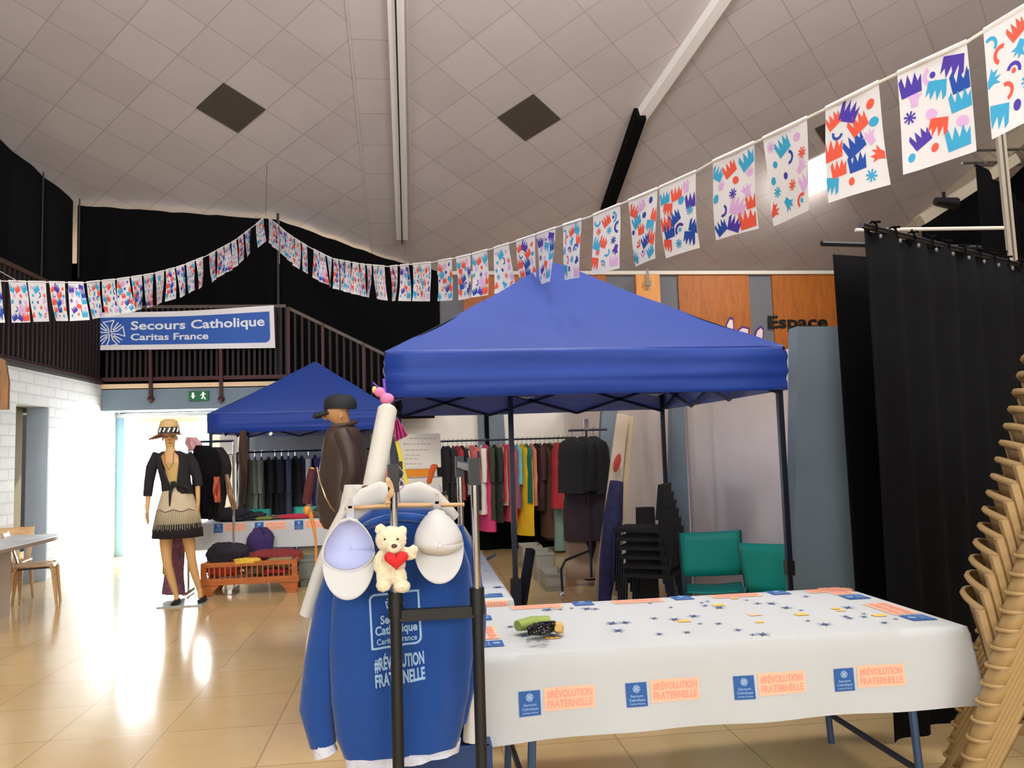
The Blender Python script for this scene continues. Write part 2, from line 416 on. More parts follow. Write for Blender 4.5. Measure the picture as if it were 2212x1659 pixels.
mb = MB(); mb.box(((x0+x1)/2, YB-0.6, 2.4), (x1-x0, 0.15, 4.8)); mb.build('post', wood('post_wood', (196, 128, 62), (212, 146, 78), 3, 0.6, (6, 6, 1)), bp_, smooth=False)
mb = MB(); mb.bar(P(1398, 582, YB-0.7), P(1400, 625, YB-0.7), 0.05, 0.03); mb.box(P(1401, 612, YB-0.72), (0.09, 0.05, 0.1)); mb.build('bolt', M_chrome, bp_, label='chrome bolt at the top of the post')
mb = MB(); mb.box((5.0, YB-0.05, 4.97), (12, 0.1, 0.07)); struct(mb.build('trim_2', mat('rail_white', (208, 200, 186), 0.6), smooth=False))
# writing on the panels
mb = MB(); pe = P(1660, 708, YB-0.06); pe2 = P(1788, 706, YB-0.06)
put_txt(mb, 'Espace', lambda x, y: Vector((pe.x+x, YB-0.06, pe.z+y)), 0, 0, pe2.x-pe.x, 0.24, 0, 0.025)
tag(mb.build('wall_lettering', M_blackp, smooth=False, solid=0.02), 'black word Espace on the right orange wall panel', 'lettering')
def blob(pts, name, label):
    c = [P(x, y, YB-0.05) for x, y in pts]; mb = MB(); n = len(c)
    cc = sum(c, Vector())/n
    for sc_, yy, mi in ((1.0, -0.03, 0), (0.72, -0.045, 1)):
        vs = [Vector((cc.x+(p.x-cc.x)*sc_, YB-0.02+yy, cc.z+(p.z-cc.z)*sc_)) for p in c]
        vs2 = [Vector((p.x, YB-0.02, p.z)) for p in vs]
        mb.add(vs+vs2, [tuple(range(n))]+[(k, (k+1) % n, n+(k+1) % n, n+k) for k in range(n)], mi)
    tag(mb.build(name, [mat('mural_purple', (70, 44, 110), 0.8), mat('mural_pink', (222, 196, 200), 0.8)], smooth=False), label, 'mural letter')
blob([(1566, 730), (1568, 700), (1576, 684), (1584, 686), (1586, 705), (1580, 735)], 'mural_letter', 'tall narrow pink mural letter behind the canopy slope')
blob([(1588, 735), (1592, 712), (1604, 704), (1620, 708), (1618, 745)], 'mural_letter', 'wide pink mural letter between the two taller ones')
blob([(1624, 745), (1634, 712), (1644, 703), (1650, 710), (1648, 750)], 'mural_letter', 'pink mural letter on the grey strip beside Espace')
blob([(1690, 765), (1706, 750), (1722, 738), (1726, 770)], 'mural_letter', 'pink mural letter peeping out left of the grey pier')
blob([(1800, 770), (1800, 712), (1812, 708), (1814, 735), (1808, 742), (1816, 760)], 'mural_letter', 'dark edged mural letter right of the grey pier top')

# lower back wall under the gallery with the glazed door
YD = 13.7; XL = -4.85
dz = 2.33
dr = P(455, 900, YD).x
struct(MB().box(((dr+3.1)/2, YD+0.1, 1.3), (3.1-dr, 0.2, 2.6)).build('wall_back_lower', M_warm, smooth=False))
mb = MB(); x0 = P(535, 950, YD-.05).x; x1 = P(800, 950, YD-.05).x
mb.box(((x0+x1)/2, YD-0.03, 1.3), (x1-x0, 0.04, 2.6)); struct(mb.build('wall_back_lower', mat('shade_blue', (128, 134, 150), 0.8), smooth=False))  # blue-grey stretch of wall behind the dark rack
# door frame: jambs, mullion, head
dthing = thing('door_1', 'open glazed doorway blazing with daylight under the gallery', 'door', ((XL+dr)/2, YD, 0)); struct(dthing); del dthing['category']
mb = MB(); px0 = P(251, 1000, YD).x; px1 = P(271, 1000, YD).x
mb.box(((px0+px1)/2, YD, 1.16), (px1-px0, 0.12, 2.32)); mb.build('door_post', mat('pale_blue_metal', (150, 190, 205), 0.5), dthing, smooth=False)
mb = MB(); mb.box(((XL+dr)/2, YD, 2.28), (dr-XL, 0.14, 0.06)); mb.build('door_head', M_white, dthing, smooth=False)
mb = MB(); a = P(290, 908, YD+0.5); b = P(452, 908, YD+0.5); mb.box(((a.x+b.x)/2, YD+0.5, a.z), (b.x-a.x, 0.1, 0.10)); mb.build('awning_edge', mat('salmon', (232, 170, 140), 0.8), dthing, smooth=False)
# brick (painted block) wall on the left with an opening
oy0, oy1, oz = 10.35, 11.25, 2.29
TH_ = 0.27
uvb = lambda p: (p.y, p.z)
mb = MB()
xw = XL-TH_/2
mb.box((xw, (5+oy0)/2, 1.37), (TH_, oy0-5, 2.74)); mb.box((xw, (oy1+YD+0.1)/2, 1.37), (TH_, YD+0.1-oy1, 2.74)); mb.box((xw, (oy0+oy1)/2, (oz+2.74)/2), (TH_, oy1-oy0, 2.74-oz))
struct(mb.build('wall_left_blocks', M_brick, smooth=False, uv=uvb))
mb = MB(); mb.box((xw, oy1-0.02, oz/2), (TH_, 0.03, oz)); struct(mb.build('trim_3', mat('jamb_grey', (168, 180, 192), 0.7), smooth=False))
mb = MB(); mb.box((XL-TH_-0.9, 11.2, 1.2), (0.1, 3.5, 2.6)); mb.box((XL-TH_-0.83, 11.3, 1.35), (0.05, 1.2, 0.45), m=1); mb.box((XL-TH_-0.83, 11.3, 2.1), (0.05, 1.2, 0.12), m=2); mb.box((XL-TH_-.83, 11.3, .75), (.05, 1.2, .3), m=1)
struct(mb.build('wall_beyond_opening', [mat('corridor_olive', (110, 100, 72), 0.8), mat('corridor_blue', (80, 92, 100), .8), M_white], smooth=False))

# gallery (mezzanine): slab, cream edge strip and blue-grey fascia
YM = 13.0; gx1 = P(612, 830, YM).x
mb = MB(); mb.box(((XL-1.5+gx1)/2-0.0, YM+0.35, (2.33+2.66)/2), (gx1-XL+1.5, 0.7, 0.33))
struct(mb.build('wall_gallery_fascia', M_bluegrey, smooth=False))
mb = MB(); mb.box(((XL+gx1)/2, YM+0.33, 2.71), (gx1-XL, 0.72, 0.07)); struct(mb.build('trim_4', M_cream, smooth=False))
mb = MB(); mb.box((XL-0.9, 9.5, 2.78), (1.9, 9, 0.06)); struct(mb.build('floor_gallery', M_burgd, smooth=False))
struct(MB().box(((-7+gx1)/2, YD+0.15, 3.6), (gx1+7, 0.1, 2.54)).build('wall_back_upper', M_black2, smooth=False))
# railings
def slat_rail(name, label, a, b, z0, z1, n, slope=0.0):
    a, b = Vector(a), Vector(b); t = thing(name, label, 'railing', (a.x, a.y, z0))
    zf = lambda s: slope*s
    L = (b-a).length; d = (b-a)/L
    mb = MB(); mb.bar(a+Vector((0, 0, z1)), b+Vector((0, 0, z1+zf(1))), 0.05, 0.05); mb.build('top_rail', mat('rail_brass', (74, 54, 42), 0.5), t)
    mb = MB(); mb.bar(a+Vector((0, 0, z0+0.04)), b+Vector((0, 0, z0+0.04+zf(1))), 0.04, 0.06)
    mb.build('bottom_rail', M_burg, t)
    mb = MB()
    for i in range(n+1):
        s = i/n; p = a+(b-a)*s; mb.box((p.x, p.y, (z0+z1)/2+zf(s)), (0.035, 0.035, z1-z0-0.04))
    mb.build('slats', M_burgd, t)
    return t
ga = slat_rail('gallery_railing', 'dark red slatted railing of the gallery behind the banner', (XL, YM, 0), (P(618, 665, YM).x, YM, 0), 2.78, 3.97, 34)
def post(px, y0, y1, parent, lab=None):
    a = P(px, y0, YM-0.06); b = P(px+1, y1, YM-0.06); mb = MB(); mb.bar(a, b, 0.05); mb.ell(b, (0.055, 0.055, 0.05), 10, 8); mb.bar(b+Vector((0, 0, -0.06)), b+Vector((0, 0, 0)), 0.03)
    mb.build('post', M_burg, parent)
post(325, 740, 862, ga); post(477, 740, 862, ga)
sl = slat_rail('gallery_railing', 'dark red slatted side railing above the white block wall', (XL, 6.0, 0), (XL, YM, 0), 2.78, 3.97, 58)
ea = P(622, 665, YM); eb = P(832, 766, YM)
st_ = slat_rail('stair_railing', 'sloping stair handrail with dark red posts above the far canopy', (ea.x, YM+.02, 0), (eb.x, YM+.02, 0), 2.78, ea.z, 14, eb.z-ea.z)
for px in (623, 697, 785):
    a = P(px, 663+max(0, (px-622))*0.48, YM); mb = MB(); mb.bar(a, a-Vector((0, 0, 1.1)), 0.045); mb.build('post', M_burg, st_)
mb = MB(); mb.add([(ea.x, YM+0.1, 0.9), (0.4, YM+0.1, 2.05), (0.4, YM+0.1, 2.0), (eb.x+.6, YM+0.1, 2.9), (ea.x, YM+0.1, 2.8)], [(0, 1, 3, 4)])
mb = MB(); mb.prism([(ea.x, 2.1), (0.35, 2.1), (0.35, 2.55), (ea.x, 2.75)], (0, YM+0.25, 0), (1, 0, 0), (0, 0, 1), 0.1)
struct(mb.build('wall_stair_side', M_black2, smooth=False))

# black drapes: folded cloth hung along a plan line
def drape(name, label, pts, z0, ztop, m, fold=0.09, amp=0.035, group=None, seed=0, solid=0.0):
    pts = [Vector(p) for p in pts]; L = [0]
    for i in range(1, len(pts)): L.append(L[-1]+(pts[i]-pts[i-1]).length)
    n = int(L[-1]/0.03)
    def f(u, v):
        s = u*L[-1]; i = 0
        while i < len(pts)-2 and s > L[i+1]: i += 1
        t = (s-L[i])/(L[i+1]-L[i]); p = pts[i].lerp(pts[i+1], t); d = (pts[i+1]-pts[i]).normalized(); q = Vector((-d.y, d.x))
        a = amp*(0.5+0.5*v)*(math.sin(s/fold*2*PI*0.5+noise.noise(Vector((s*2, seed, v*0.6)))*3)+0.5*noise.noise(Vector((s*6, seed+5, v))))
        zt = ztop(p.x, p.y) if callable(ztop) else ztop
        return Vector((p.x+q.x*a, p.y+q.y*a, zt+(z0-zt)*v))
    mb = MB(); mb.grid(f, n, 10)
    o = mb.build(name, m, solid=0.006); tag(o, label, 'curtain', group); return o
cz = lambda x, y: ceil_z(y)-0.05
drape('stage_curtain', 'black curtain on the side wall above the white block wall', [(-7.0-0.0+0.35, 6.5), (-5.85, 11.6), (-5.32, 13.05)], 2.8, cz, M_black, 0.3, 0.04, 'black wall curtains', 1)
drape('stage_curtain', 'wide black curtain behind the blue and white banner', [(-5.30, 13.9-.75), (-2.22, 13.48)], 2.8, cz, M_black2, 0.3, 0.04, 'black wall curtains', 2)
drape('stage_curtain', 'black curtain slanting back above the stair handrail', [(-2.20, 13.50), (-0.4, 14.62), (0.55, 15.0)], 2.0, cz, M_black2, 0.3, 0.04, 'black wall curtains', 3)
for px, y0, y1, Y, lb in ((94, 365, 600, 12.45, 'thin dark cord at the far left of the black curtains'), (172, 430, 600, 13.05, 'thin dark cord in the corner of the black curtains'), (600, 465, 850, 13.38, 'dark vertical pole rising beside the peak of the flags')):
    a = P(px, y0, Y); b = P(px+3, y1, Y); b.x = a.x; a.z = ceil_z(Y)-0.01; mb = MB(); mb.tube([a, b], 0.022 if px == 600 else 0.012, 6)
    tag(mb.build('cable' if px != 600 else 'pole', mat('dark_cord', (46, 46, 50), 0.7)), lb, 'cable' if px != 600 else 'pole')

# right-hand black drapes on rods
A_ = Vector((2.40, 3.84)); B_ = Vector((4.45, 4.95)); ZR = 2.66
drape('stage_curtain', 'large black curtain hanging from a chrome rod beside the stacked chairs', [A_, B_], 0.01, ZR, M_black, 0.16, 0.035, None, 8)
cro = thing('curtain_rod', 'metal rod with ties carrying the large black curtain', 'rod', (A_.x, A_.y, ZR))
mb = MB(); mb.tube([(A_.x-0.03, A_.y-0.02, ZR+0.015), (B_.x, B_.y, ZR+0.015)], 0.017, 10); mb.build('rod', mat('dull_steel', (120, 120, 126), .35, 1.0), cro)
for i in range(12):
    s = 0.03+i*0.085; p = A_.lerp(B_, s); mb = MB(); q = Vector((p.x, p.y, ZR+0.01))
    mb.tube([q+Vector((0.028*math.cos(t*PI/4), -0.01, 0.034*math.sin(t*PI/4))) for t in range(9)], 0.006, 5)
    mb.tube([q+Vector((0, -.02, 0.03)), q+Vector((0.03*random.uniform(-1, 1), -0.02, 0.075*random.uniform(.4, 1)))], 0.006, 4)
    mb.tube([q+Vector((0, -.02, 0.03)), q+Vector((0.035, -0.03, 0.03))], 0.007, 4)
    mb.build('tie', M_black2, cro)
    mb = MB(); mb.ell(q+Vector((0.03, -0.03, -0.05)), (0.012, 0.008, 0.014), 8, 6); mb.build('grommet', mat('dull_grommet', (110, 110, 112), 0.4, 0.8), cro)
drape('stage_curtain', 'narrow flat black curtain just left of the large one', [(P(1822, 900, 4.55).x, 4.55), (3.7, 4.75)], 0.01, 2.70, M_black2, 0.5, 0.015, None, 9)
a = P(1775, 526, 4.6); b = P(1892, 530, 4.6); b.z = a.z; mb = MB(); mb.tube([a, b+Vector((0.8, 0.1, 0))], 0.018, 8); tag(mb.build('curtain_rod', M_blackp), 'short black rod above the narrow black curtain', 'rod')
a = P(1848, 497, 5.4); b = P(1900, 499, 5.4); b.z = a.z; mb = MB(); mb.tube([a, (P(2155, 290, 5.3).x+.01, 5.32, a.z)], 0.014, 8); tag(mb.build('white_bar', mat('rail_white', (208, 200, 186), 0.6)), 'short white bar sticking out above the black rod', 'bar')
a = P(2155, 290, 5.3); b = P(2172, 545, 5.3)
mb = MB(); mb.bar((a.x, 5.3, 3.95), (a.x+0.03, 5.3, 2.0), 0.028); mb.bar((a.x+0.045, 5.3, 3.95), (a.x+0.075, 5.3, 2.0), 0.022); mb.bar((a.x+0.075, 5.3, 2.0), (a.x+0.09, 5.3, 0), 0.06)
tag(mb.build('curtain_stand', mat('stand_grey', (150, 142, 128), 0.5)), 'tall thin grey upright behind the large black curtain', 'stand')
# lattice truss and lamp bar far right
tr = thing('lighting_truss', 'small metal lattice truss below the ceiling at the right edge', 'truss', P(2150, 345, 10))
t0 = P(2098, 325, 10.0); t1 = P(2400, 318, 10.0); mb = MB()
for dy, dz_ in ((0, 0), (0, -0.22), (0.2, -0.11)): mb.tube([t0+Vector((0, dy, dz_)), t1+Vector((0, dy, dz_))], 0.02, 6)
mb.build('chord', mat('truss_metal', (140, 136, 130), 0.4, 0.8), tr)
mb = MB()
for i in range(9):
    s = t0.lerp(t1, i/9); e = t0.lerp(t1, (i+1)/9); mb.tube([s, e+Vector((0, 0, -0.22))], 0.010, 5); mb.tube([s+Vector((0, 0, -0.22)), e+Vector((0, 0.2, -0.11))], 0.010, 5)
mb.build('lattice', mat('truss_metal', (140, 136, 130), 0.4, 0.8), tr)
a = P(1985, 478, 9); b = P(2190, 345, 9); mb = MB(); mb.bar(a, b, 0.16, 0.13)
sp = thing('spotlight_bar', 'slanting cream bar with a black spotlight at upper right', 'lighting bar', a)
mb.build('bar', mat('dull_cream', (170, 158, 138), 0.8), sp)
mb = MB(); c = P(2040, 440, 8.9); mb.tube([c+Vector((-.12, 0, .03)), c+Vector((0.16, 0, 0))], [0.05, 0.08], 10); mb.bar(c, c+Vector((0, 0, 0.15)), 0.03); mb.build('spotlight', M_blackp, sp)
# back drop of dark wall right of the stage
_wx = P(1838, 600, 14.8).x
slab('wall_stage_side', ((_wx+10.4)/2, 14.8, 2.7), (10.4-_wx, 0.2, 5.6), M_black2)
mb = MB(); c0 = P(2128, 340, 9.0)
drape('stage_curtain', 'dark curtain high behind the tall grey upright at right edge', [(P(2120, 500, 7.5).x, 7.5), (8.5, 9.5)], 0.02, P(2130, 350, 7.5).z, M_black2, 0.3, 0.04, None, 12)
drape('stage_curtain', 'dark curtain far behind the chrome rod at right', [(P(1990, 480, 11.5).x, 11.5), (P(2130, 480, 11.5).x, 11.5)], 0.02, lambda x, y: P(1990, 480, 11.5).z+(x-P(1990, 480, 11.5).x)*0.55, M_black2, 0.3, 0.04, None, 13)

# ------------------------------------------------------------------ canopies
def canopy(xl, xr, yf, yb, zt, zb, zp, label, seed):
    t = thing('canopy_tent', label, 'canopy', ((xl+xr)/2, (yf+yb)/2, 0), 'blue pop-up canopies')
    cx, cy = (xl+xr)/2, (yf+yb)/2; hx, hy = (xr-xl)/2, (yb-yf)/2; n = 14
    def sq(r, k):                        # walk round a square of half size r
        side, s = divmod(k, n); q = -1+2*s/n
        return [(q, -1), (1, q), (-q, 1), (-1, -q)][side], q
    mb = MB(); rings = []; R_ = 16
    for i in range(R_+1):
        r = 1-i/R_*0.985; ring = []
        for k in range(4*n):
            (a, b), q = sq(r, k)
            h = (1-r); z = zt+(zp-zt)*(h**1.06)
            z -= 0.045*math.sin(PI*min(1, h*1.1))*(1-q*q)
            z += 0.010*noise.noise(Vector((a*r*3+seed, b*r*3, 0)))*(1 if 0 < i < R_ else 0)
            z += 0.006*math.sin(q*16*(1-h)+b*3)*(abs(q)**2)*min(1, h*8)*(r)
            ring.append(Vector((cx+a*r*hx, cy+b*r*hy, z)))
        rings.append(ring)
    mb.loft(rings, cap=False); mb.add(rings[-1], [tuple(range(4*n))])
    mb.build('roof_cloth', M_blue, t, angle=30)
    mb = MB()
    def vf(u, v):
        k = u*4*n; k0 = int(k) % (4*n); (a, b), q = sq(1, k0)
        out = 0.014*math.sin(v*PI)+0.016*noise.noise(Vector((k*0.10+seed, v*4, 2)))+0.010*noise.noise(Vector((k*0.05+seed, v*9, 4)))
        z = zt+(zb-zt)*v+0.015*noise.noise(Vector((k*0.12+seed, 0, 7)))*v
        nx, ny = (0, -1) if k0 < n else (1, 0) if k0 < 2*n else (0, 1) if k0 < 3*n else (-1, 0)
        return Vector((cx+a*hx+nx*out, cy+b*hy+ny*out, z))
    mb.grid(vf, 4*n, 12); va = mb.build('valance', M_blue, t, solid=0.0015, angle=60)
    def vi(u, v):
        q = vf(u, v); k0 = int(u*4*n) % (4*n); nx, ny = (0, -1) if k0 < n else (1, 0) if k0 < 2*n else (0, 1) if k0 < 3*n else (-1, 0)
        return Vector((q.x-nx*0.006, q.y-ny*0.006, q.z+0.003))
    mb = MB(); mb.grid(vi, 4*n, 12); mb.build('valance_lining', M_backlit, va, angle=60)  # added pale inner layer, coloured as if lit through from behind
    for sx in (-1, 1):
        for sy in (-1, 1):
            x, y = cx+sx*(hx-0.035), cy+sy*(hy-0.035)
            mb = MB(); mb.box((x, y, 1.42), (0.034, 0.034, 1.40)); mb.box((x, y, 0.4), (0.026, 0.026, 0.76)); lg = mb.build('leg', M_dmetal, t, smooth=False)
            mb = MB(); mb.box((x, y, 0.76), (0.05, 0.05, 0.09)); mb.build('height_lock', M_blackp, lg, smooth=False)
            mb = MB(); mb.box((x, y, 0.01), (0.09, 0.09, 0.02)); mb.build('foot_plate', M_dmetal, lg, smooth=False)
            mb = MB(); mb.box((x, y, zt-0.06), (0.06, 0.06, 0.10)); mb.build('corner_joint', M_blackp, lg, smooth=False)
    zl, zh = zb-0.01, zt-0.05
    for (p, q) in (((-1, -1), (1, -1)), ((1, -1), (1, 1)), ((1, 1), (-1, 1)), ((-1, 1), (-1, -1))):
        a = Vector((cx+p[0]*(hx-0.04), cy+p[1]*(hy-0.04), 0)); b = Vector((cx+q[0]*(hx-0.04), cy+q[1]*(hy-0.04), 0)); mb = MB()
        for i in range(3):
            s = a.lerp(b, i/3); e = a.lerp(b, (i+1)/3)
            mb.bar(s+Vector((0, 0, zl)), e+Vector((0, 0, zh)), 0.012, 0.024); mb.bar(s+Vector((0, 0, zh)), e+Vector((0, 0, zl)), 0.012, 0.024)
        mb.build('scissor_frame', M_dmetal, t, smooth=False)
    mb = MB()
    for sx in (-1, 1):
        for sy in (-1, 1): mb.bar((cx+sx*hx, cy+sy*hy, zt-0.02), (cx, cy, zp-0.06), 0.02)
    mb.build('roof_rafters', M_dmetal, t, smooth=False)
    return t
canopy(-0.16, 2.34, 4.70, 7.15, 2.15, 1.87, 2.99, 'large blue canopy tent in the middle, over the long white table', 3)
canopy(-2.70, -0.20, 10.8, 13.25, 2.13, 1.87, 2.95, 'smaller looking blue canopy tent at the back left, beside the bright doorway', 11)

# ------------------------------------------------------------------ tables with printed cloths
def logo(mb, fn, x, y, s, m=(1, 2)):
    patch(mb, x, y, s, s*1.05, lambda a, b: fn(a, b, 0.0025), m[0])
    f2 = lambda a, b: fn(a, b, 0.0045)
    put_txt(mb, 'Secours', f2, x+s*.2, y+s*.42, s*.6, s*.11, m[1]); put_txt(mb, 'Catholique', f2, x+s*.12, y+s*.25, s*.76, s*.11, m[1]); put_txt(mb, 'Caritas France', f2, x+s*.14, y+s*.1, s*.72, s*.08, m[1])
    cross_emblem(mb, f2, x+s*.5, y+s*.78, s*.16, s*.03, m[1])
def slogan(mb, fn, x, y, w_, h, m=(3, 4)):
    patch(mb, x, y, w_, h, lambda a, b: fn(a, b, 0.0025), m[0], 10)
    f2 = lambda a, b: fn(a, b, 0.0045)
    put_txt(mb, '#RÉVOLUTION', f2, x+w_*.05, y+h*.56, w_*.9, h*.30, m[1], 0.03); put_txt(mb, 'FRATERNELLE', f2, x+w_*.05, y+h*.14, w_*.9, h*.30, m[1], 0.03)
CM = [M_cloth, M_lblue, M_lbluel, M_lor, M_lor2, M_lyel, M_lstar]
def cloth_table(label, clabel, x0, x1, y0, y1, z, drop, prints, nleg=True, sag=0.012, seed=0, tgroup=None):
    t = thing('folding_table', label, 'table', ((x0+x1)/2, (y0+y1)/2, 0))
    mb = MB(); mb.box(((x0+x1)/2, (y0+y1)/2, z-0.03), (x1-x0-0.02, y1-y0-0.02, 0.035)); mb.build('tabletop', M_white, t, smooth=False)
    for sx, x in ((-1, x0+0.22), (1, x1-0.22)):
        for y in (y0+0.1, y1-0.1):
            mb = MB(); mb.tube([(x, y, z-0.04), (x+sx*0.04, y, 0.0)], 0.017, 8); mb.build('leg', mat('table_leg_blue', (70, 92, 126), 0.5, 0.3), t)
        mb = MB(); mb.tube([(x+sx*.03, y0+0.1, 0.15), (x+sx*.03, y1-0.1, 0.15)], 0.014, 8); mb.bar((x+sx*.01, (y0+y1)/2, 0.42), (x-sx*0.55, (y0+y1)/2, z-0.05), 0.02); mb.build('brace', mat('table_brace', (52, 60, 78), 0.5, 0.3), t)
    def fn(x, y, off=0.0):
        ex = max(0, x0-x, x-x1); ey = max(0, y0-y, y-y1); sx = -1 if x < x0 else 1; sy = -1 if y < y0 else 1
        bx = min(max(x, x0), x1); by = min(max(y, y0), y1); d = max(ex, ey); c = min(ex, ey)
        wav = noise.noise(Vector((x*2.2+seed, y*2.2, seed)))
        q = Vector((bx, by, z+0.012*0.3)); r = 0.025
        if d <= 0: q.z += 0.002*wav+off; return q
        dn = max(0, d-r); q.z -= dn+r*0.5*min(1, d/r)
        outw = 0.012*min(1, d/r)+dn*0.10+0.05*wav*dn/drop+off
        if ex > 0: q.x += sx*(outw if ex >= ey else c*0.12+off)
        if ey > 0: q.y += sy*(outw if ey >= ex else c*0.12+off)
        if c > 0:
            if ex >= ey: q.y += 0
            q.z -= 0.0
        q.z += 0.010*noise.noise(Vector((x*1.5, y*1.5, seed+9)))*min(1, d/drop)
        return q
    mb = MB(); nx = int((x1-x0+2*drop)/0.035); ny = int((y1-y0+2*drop)/0.035)
    def gx(u): return x0-drop+(x1-x0+2*drop)*u
    def gy(v): return y0-drop+(y1-y0+2*drop)*v
    mb.grid(lambda u, v: fn(gx(u), gy(v)), nx, ny)
    prints(mb, fn, x0, x1, y0, y1, drop)
    c = mb.build('tablecloth', CM, None, smooth=True, origin=((x0+x1)/2, (y0+y1)/2, z), angle=60)
    tag(c, clabel, 'tablecloth')
    return t
def star(mb, fn, x, y, r, a, m):
    for k in range(3):
        b = a+k*PI/3; d = Vector((math.cos(b), math.sin(b)))*r; q = Vector((-d.y, d.x))*0.16
        mb.add([fn(x+p.x, y+p.y, 0.0035+0.0003*k) for p in (d, q, -d, -q)], [(0, 1, 2, 3)], m)
rs = random.Random(5)
def pr_main(mb, fn, x0, x1, y0, y1, drop):
    # front flap: u along x, height measured upward from hem
    for px in (1118, 1350, 1583, 1802):
        q = G(px, 1500, 0.55)
        X = (P(px, 1470, y0-0.02)).x
        logo(mb, fn, X, y0-0.235, 0.085); slogan(mb, fn, X+0.10, y0-0.225, 0.20, 0.085)
    for i in range(4):   # back edge
        X = x0+0.18+i*0.52; slogan(mb, lambda a, b, o=0: fn(2*X+0.3-a, 2*y1-b, o), X, y1+0.03, 0.26, 0.09); logo(mb, lambda a, b, o=0: fn(a, b, o), X+0.36, y1-0.11, 0.10)
    for Y in (y0+0.12, y0+0.62):   # right end, turned
        f = lambda a, b, o=0: fn(x1-0.02-b, Y+a, o)
        slogan(mb, f, 0.13, 0.02, 0.26, 0.12); logo(mb, f, 0.0, 0.02, 0.11)
        g = lambda a, b, o=0: fn(x0+0.02+b, Y+a, o)
        slogan(mb, g, 0.13, -0.02, 0.24, 0.10); logo(mb, g, 0.0, -0.02, 0.10)
    for i in range(46):
        x = rs.uniform(x0+0.15, x1-0.2); y = rs.uniform(y0+0.05, y1-0.15)
        star(mb, fn, x, y, rs.choice((0.02, 0.028, 0.04)), rs.random()*3, 6)
    for i in range(11):
        x = rs.uniform(x0+0.2, x1-0.25); y = rs.uniform(y0+0.1, y1-0.15); s = rs.choice((.03, .045))
        poly(mb, [(x, y), (x+s*1.3, y), (x+s*1.3, y+s), (x, y+s)], lambda a, b: fn(a, b, 0.003), rs.choice((5, 3, 5)))
cloth_table('long folding table in front of the large canopy', 'white cloth with blue and orange printed labels on the long front table', 0.24, 2.27, 3.10, 4.04, 0.755, 0.325, pr_main, seed=2)
def pr_side(mb, fn, x0, x1, y0, y1, drop):
    for j in range(5):
        Y = y0+0.03+j*0.9
    f = lambda a, b, o=0: fn(x0+0.05+a, y0+b, o)
    logo(mb, lambda a, b, o=0: fn(x1-0.26+a*2.2, y0+0.04+b, o), 0, 0, 0.10); slogan(mb, lambda a, b, o=0: fn(x1-0.30+a, y0-0.10+b, o), 0, 0, 0.28, 0.09)
    for i in range(150):
        x = rs.uniform(x0+0.05, x1-0.03); y = rs.uniform(y0+0.2, y1-0.1); star(mb, fn, x, y, rs.choice((0.02, 0.03, 0.04)), rs.random()*3, 6)
    for j in range(4):
        Y = y0+0.8+j*1.0; h = lambda a, b, o=0: fn(x1+0.12+b*1.0, Y+a, o); logo(mb, h, 0, 0, 0.11)
cloth_table('row of tables running back along the left legs of the large canopy', 'white star printed cloth on the table row running towards the far racks', -0.13, 0.50, 4.24, 8.6, 0.755, 0.30, pr_side, seed=6)
def pr_far(mb, fn, x0, x1, y0, y1, drop):
    for px in (462, 550, 636):
        X = P(px, 1135, y0-0.02).x
        logo(mb, fn, X, y0-0.13, 0.105); slogan(mb, fn, X+0.125, y0-0.12, 0.25, 0.10)
    for i in range(30): star(mb, fn, rs.uniform(x0, x1), rs.uniform(y0+.05, y1), 0.03, rs.random()*3, 6)
cloth_table('low folding table under the front of the far canopy', 'white cloth with three printed labels on the table by the wooden crate', -2.62, -0.95, 10.05, 10.75, 0.755, 0.33, pr_far, seed=4)

# ------------------------------------------------------------------ flags (bunting)
def lerp_keys(keys, x):
    for i in range(len(keys)-1):
        if keys[i][0] <= x <= keys[i+1][0]:
            t = (x-keys[i][0])/(keys[i+1][0]-keys[i][0]); return keys[i][1]+(keys[i+1][1]-keys[i][1])*t
    return keys[0][1] if x < keys[0][0] else keys[-1][1]
CY_L = [(-60, 604), (0, 607), (60, 609), (180, 611), (257, 603), (328, 592), (388, 576), (448, 552), (507, 520), (552, 485), (574, 466)]
CD_L = [(-60, 7.2), (0, 7.5), (200, 8.3), (300, 9.0), (450, 10.3), (574, 12.2)]
CY_R = [(574, 466), (600, 486), (623, 506), (664, 532), (718, 559), (781, 571), (838, 576), (933, 567), (1003, 554), (1082, 532), (1161, 506), (1225, 484), (1271, 470), (1351, 437), (1427, 405), (1502, 372), (1537, 351), (1623, 312), (1738, 258), (1803, 226), (1899, 178), (1979, 140), (2085, 93), (2140, 58), (2230, 5), (2330, -60)]
CD_R = [(574, 12.2), (600, 11.6), (650, 10.8), (740, 9.8), (850, 8.4), (930, 7.5), (985, 6.9), (1085, 6.2), (1180, 5.5), (1235, 5.0), (1310, 4.55), (1390, 4.1), (1460, 3.8), (1585, 3.30), (1695, 2.98), (1838, 2.70), (2015, 2.45), (2170, 2.30), (2330, 2.15)]
def cpt(x, CY, CD): return P(x, lerp_keys(CY, x), lerp_keys(CD, x))
FM = [mat('flag_white', (240, 238, 240), 0.7, trans=0.35), mat('flag_red', (226, 84, 62), 0.7), mat('flag_cyan', (52, 160, 204), 0.7), mat('flag_purple', (70, 48, 160), 0.7), mat('flag_navy', (20, 70, 162), 0.7), mat('flag_lilac', (214, 170, 218), 0.7)]
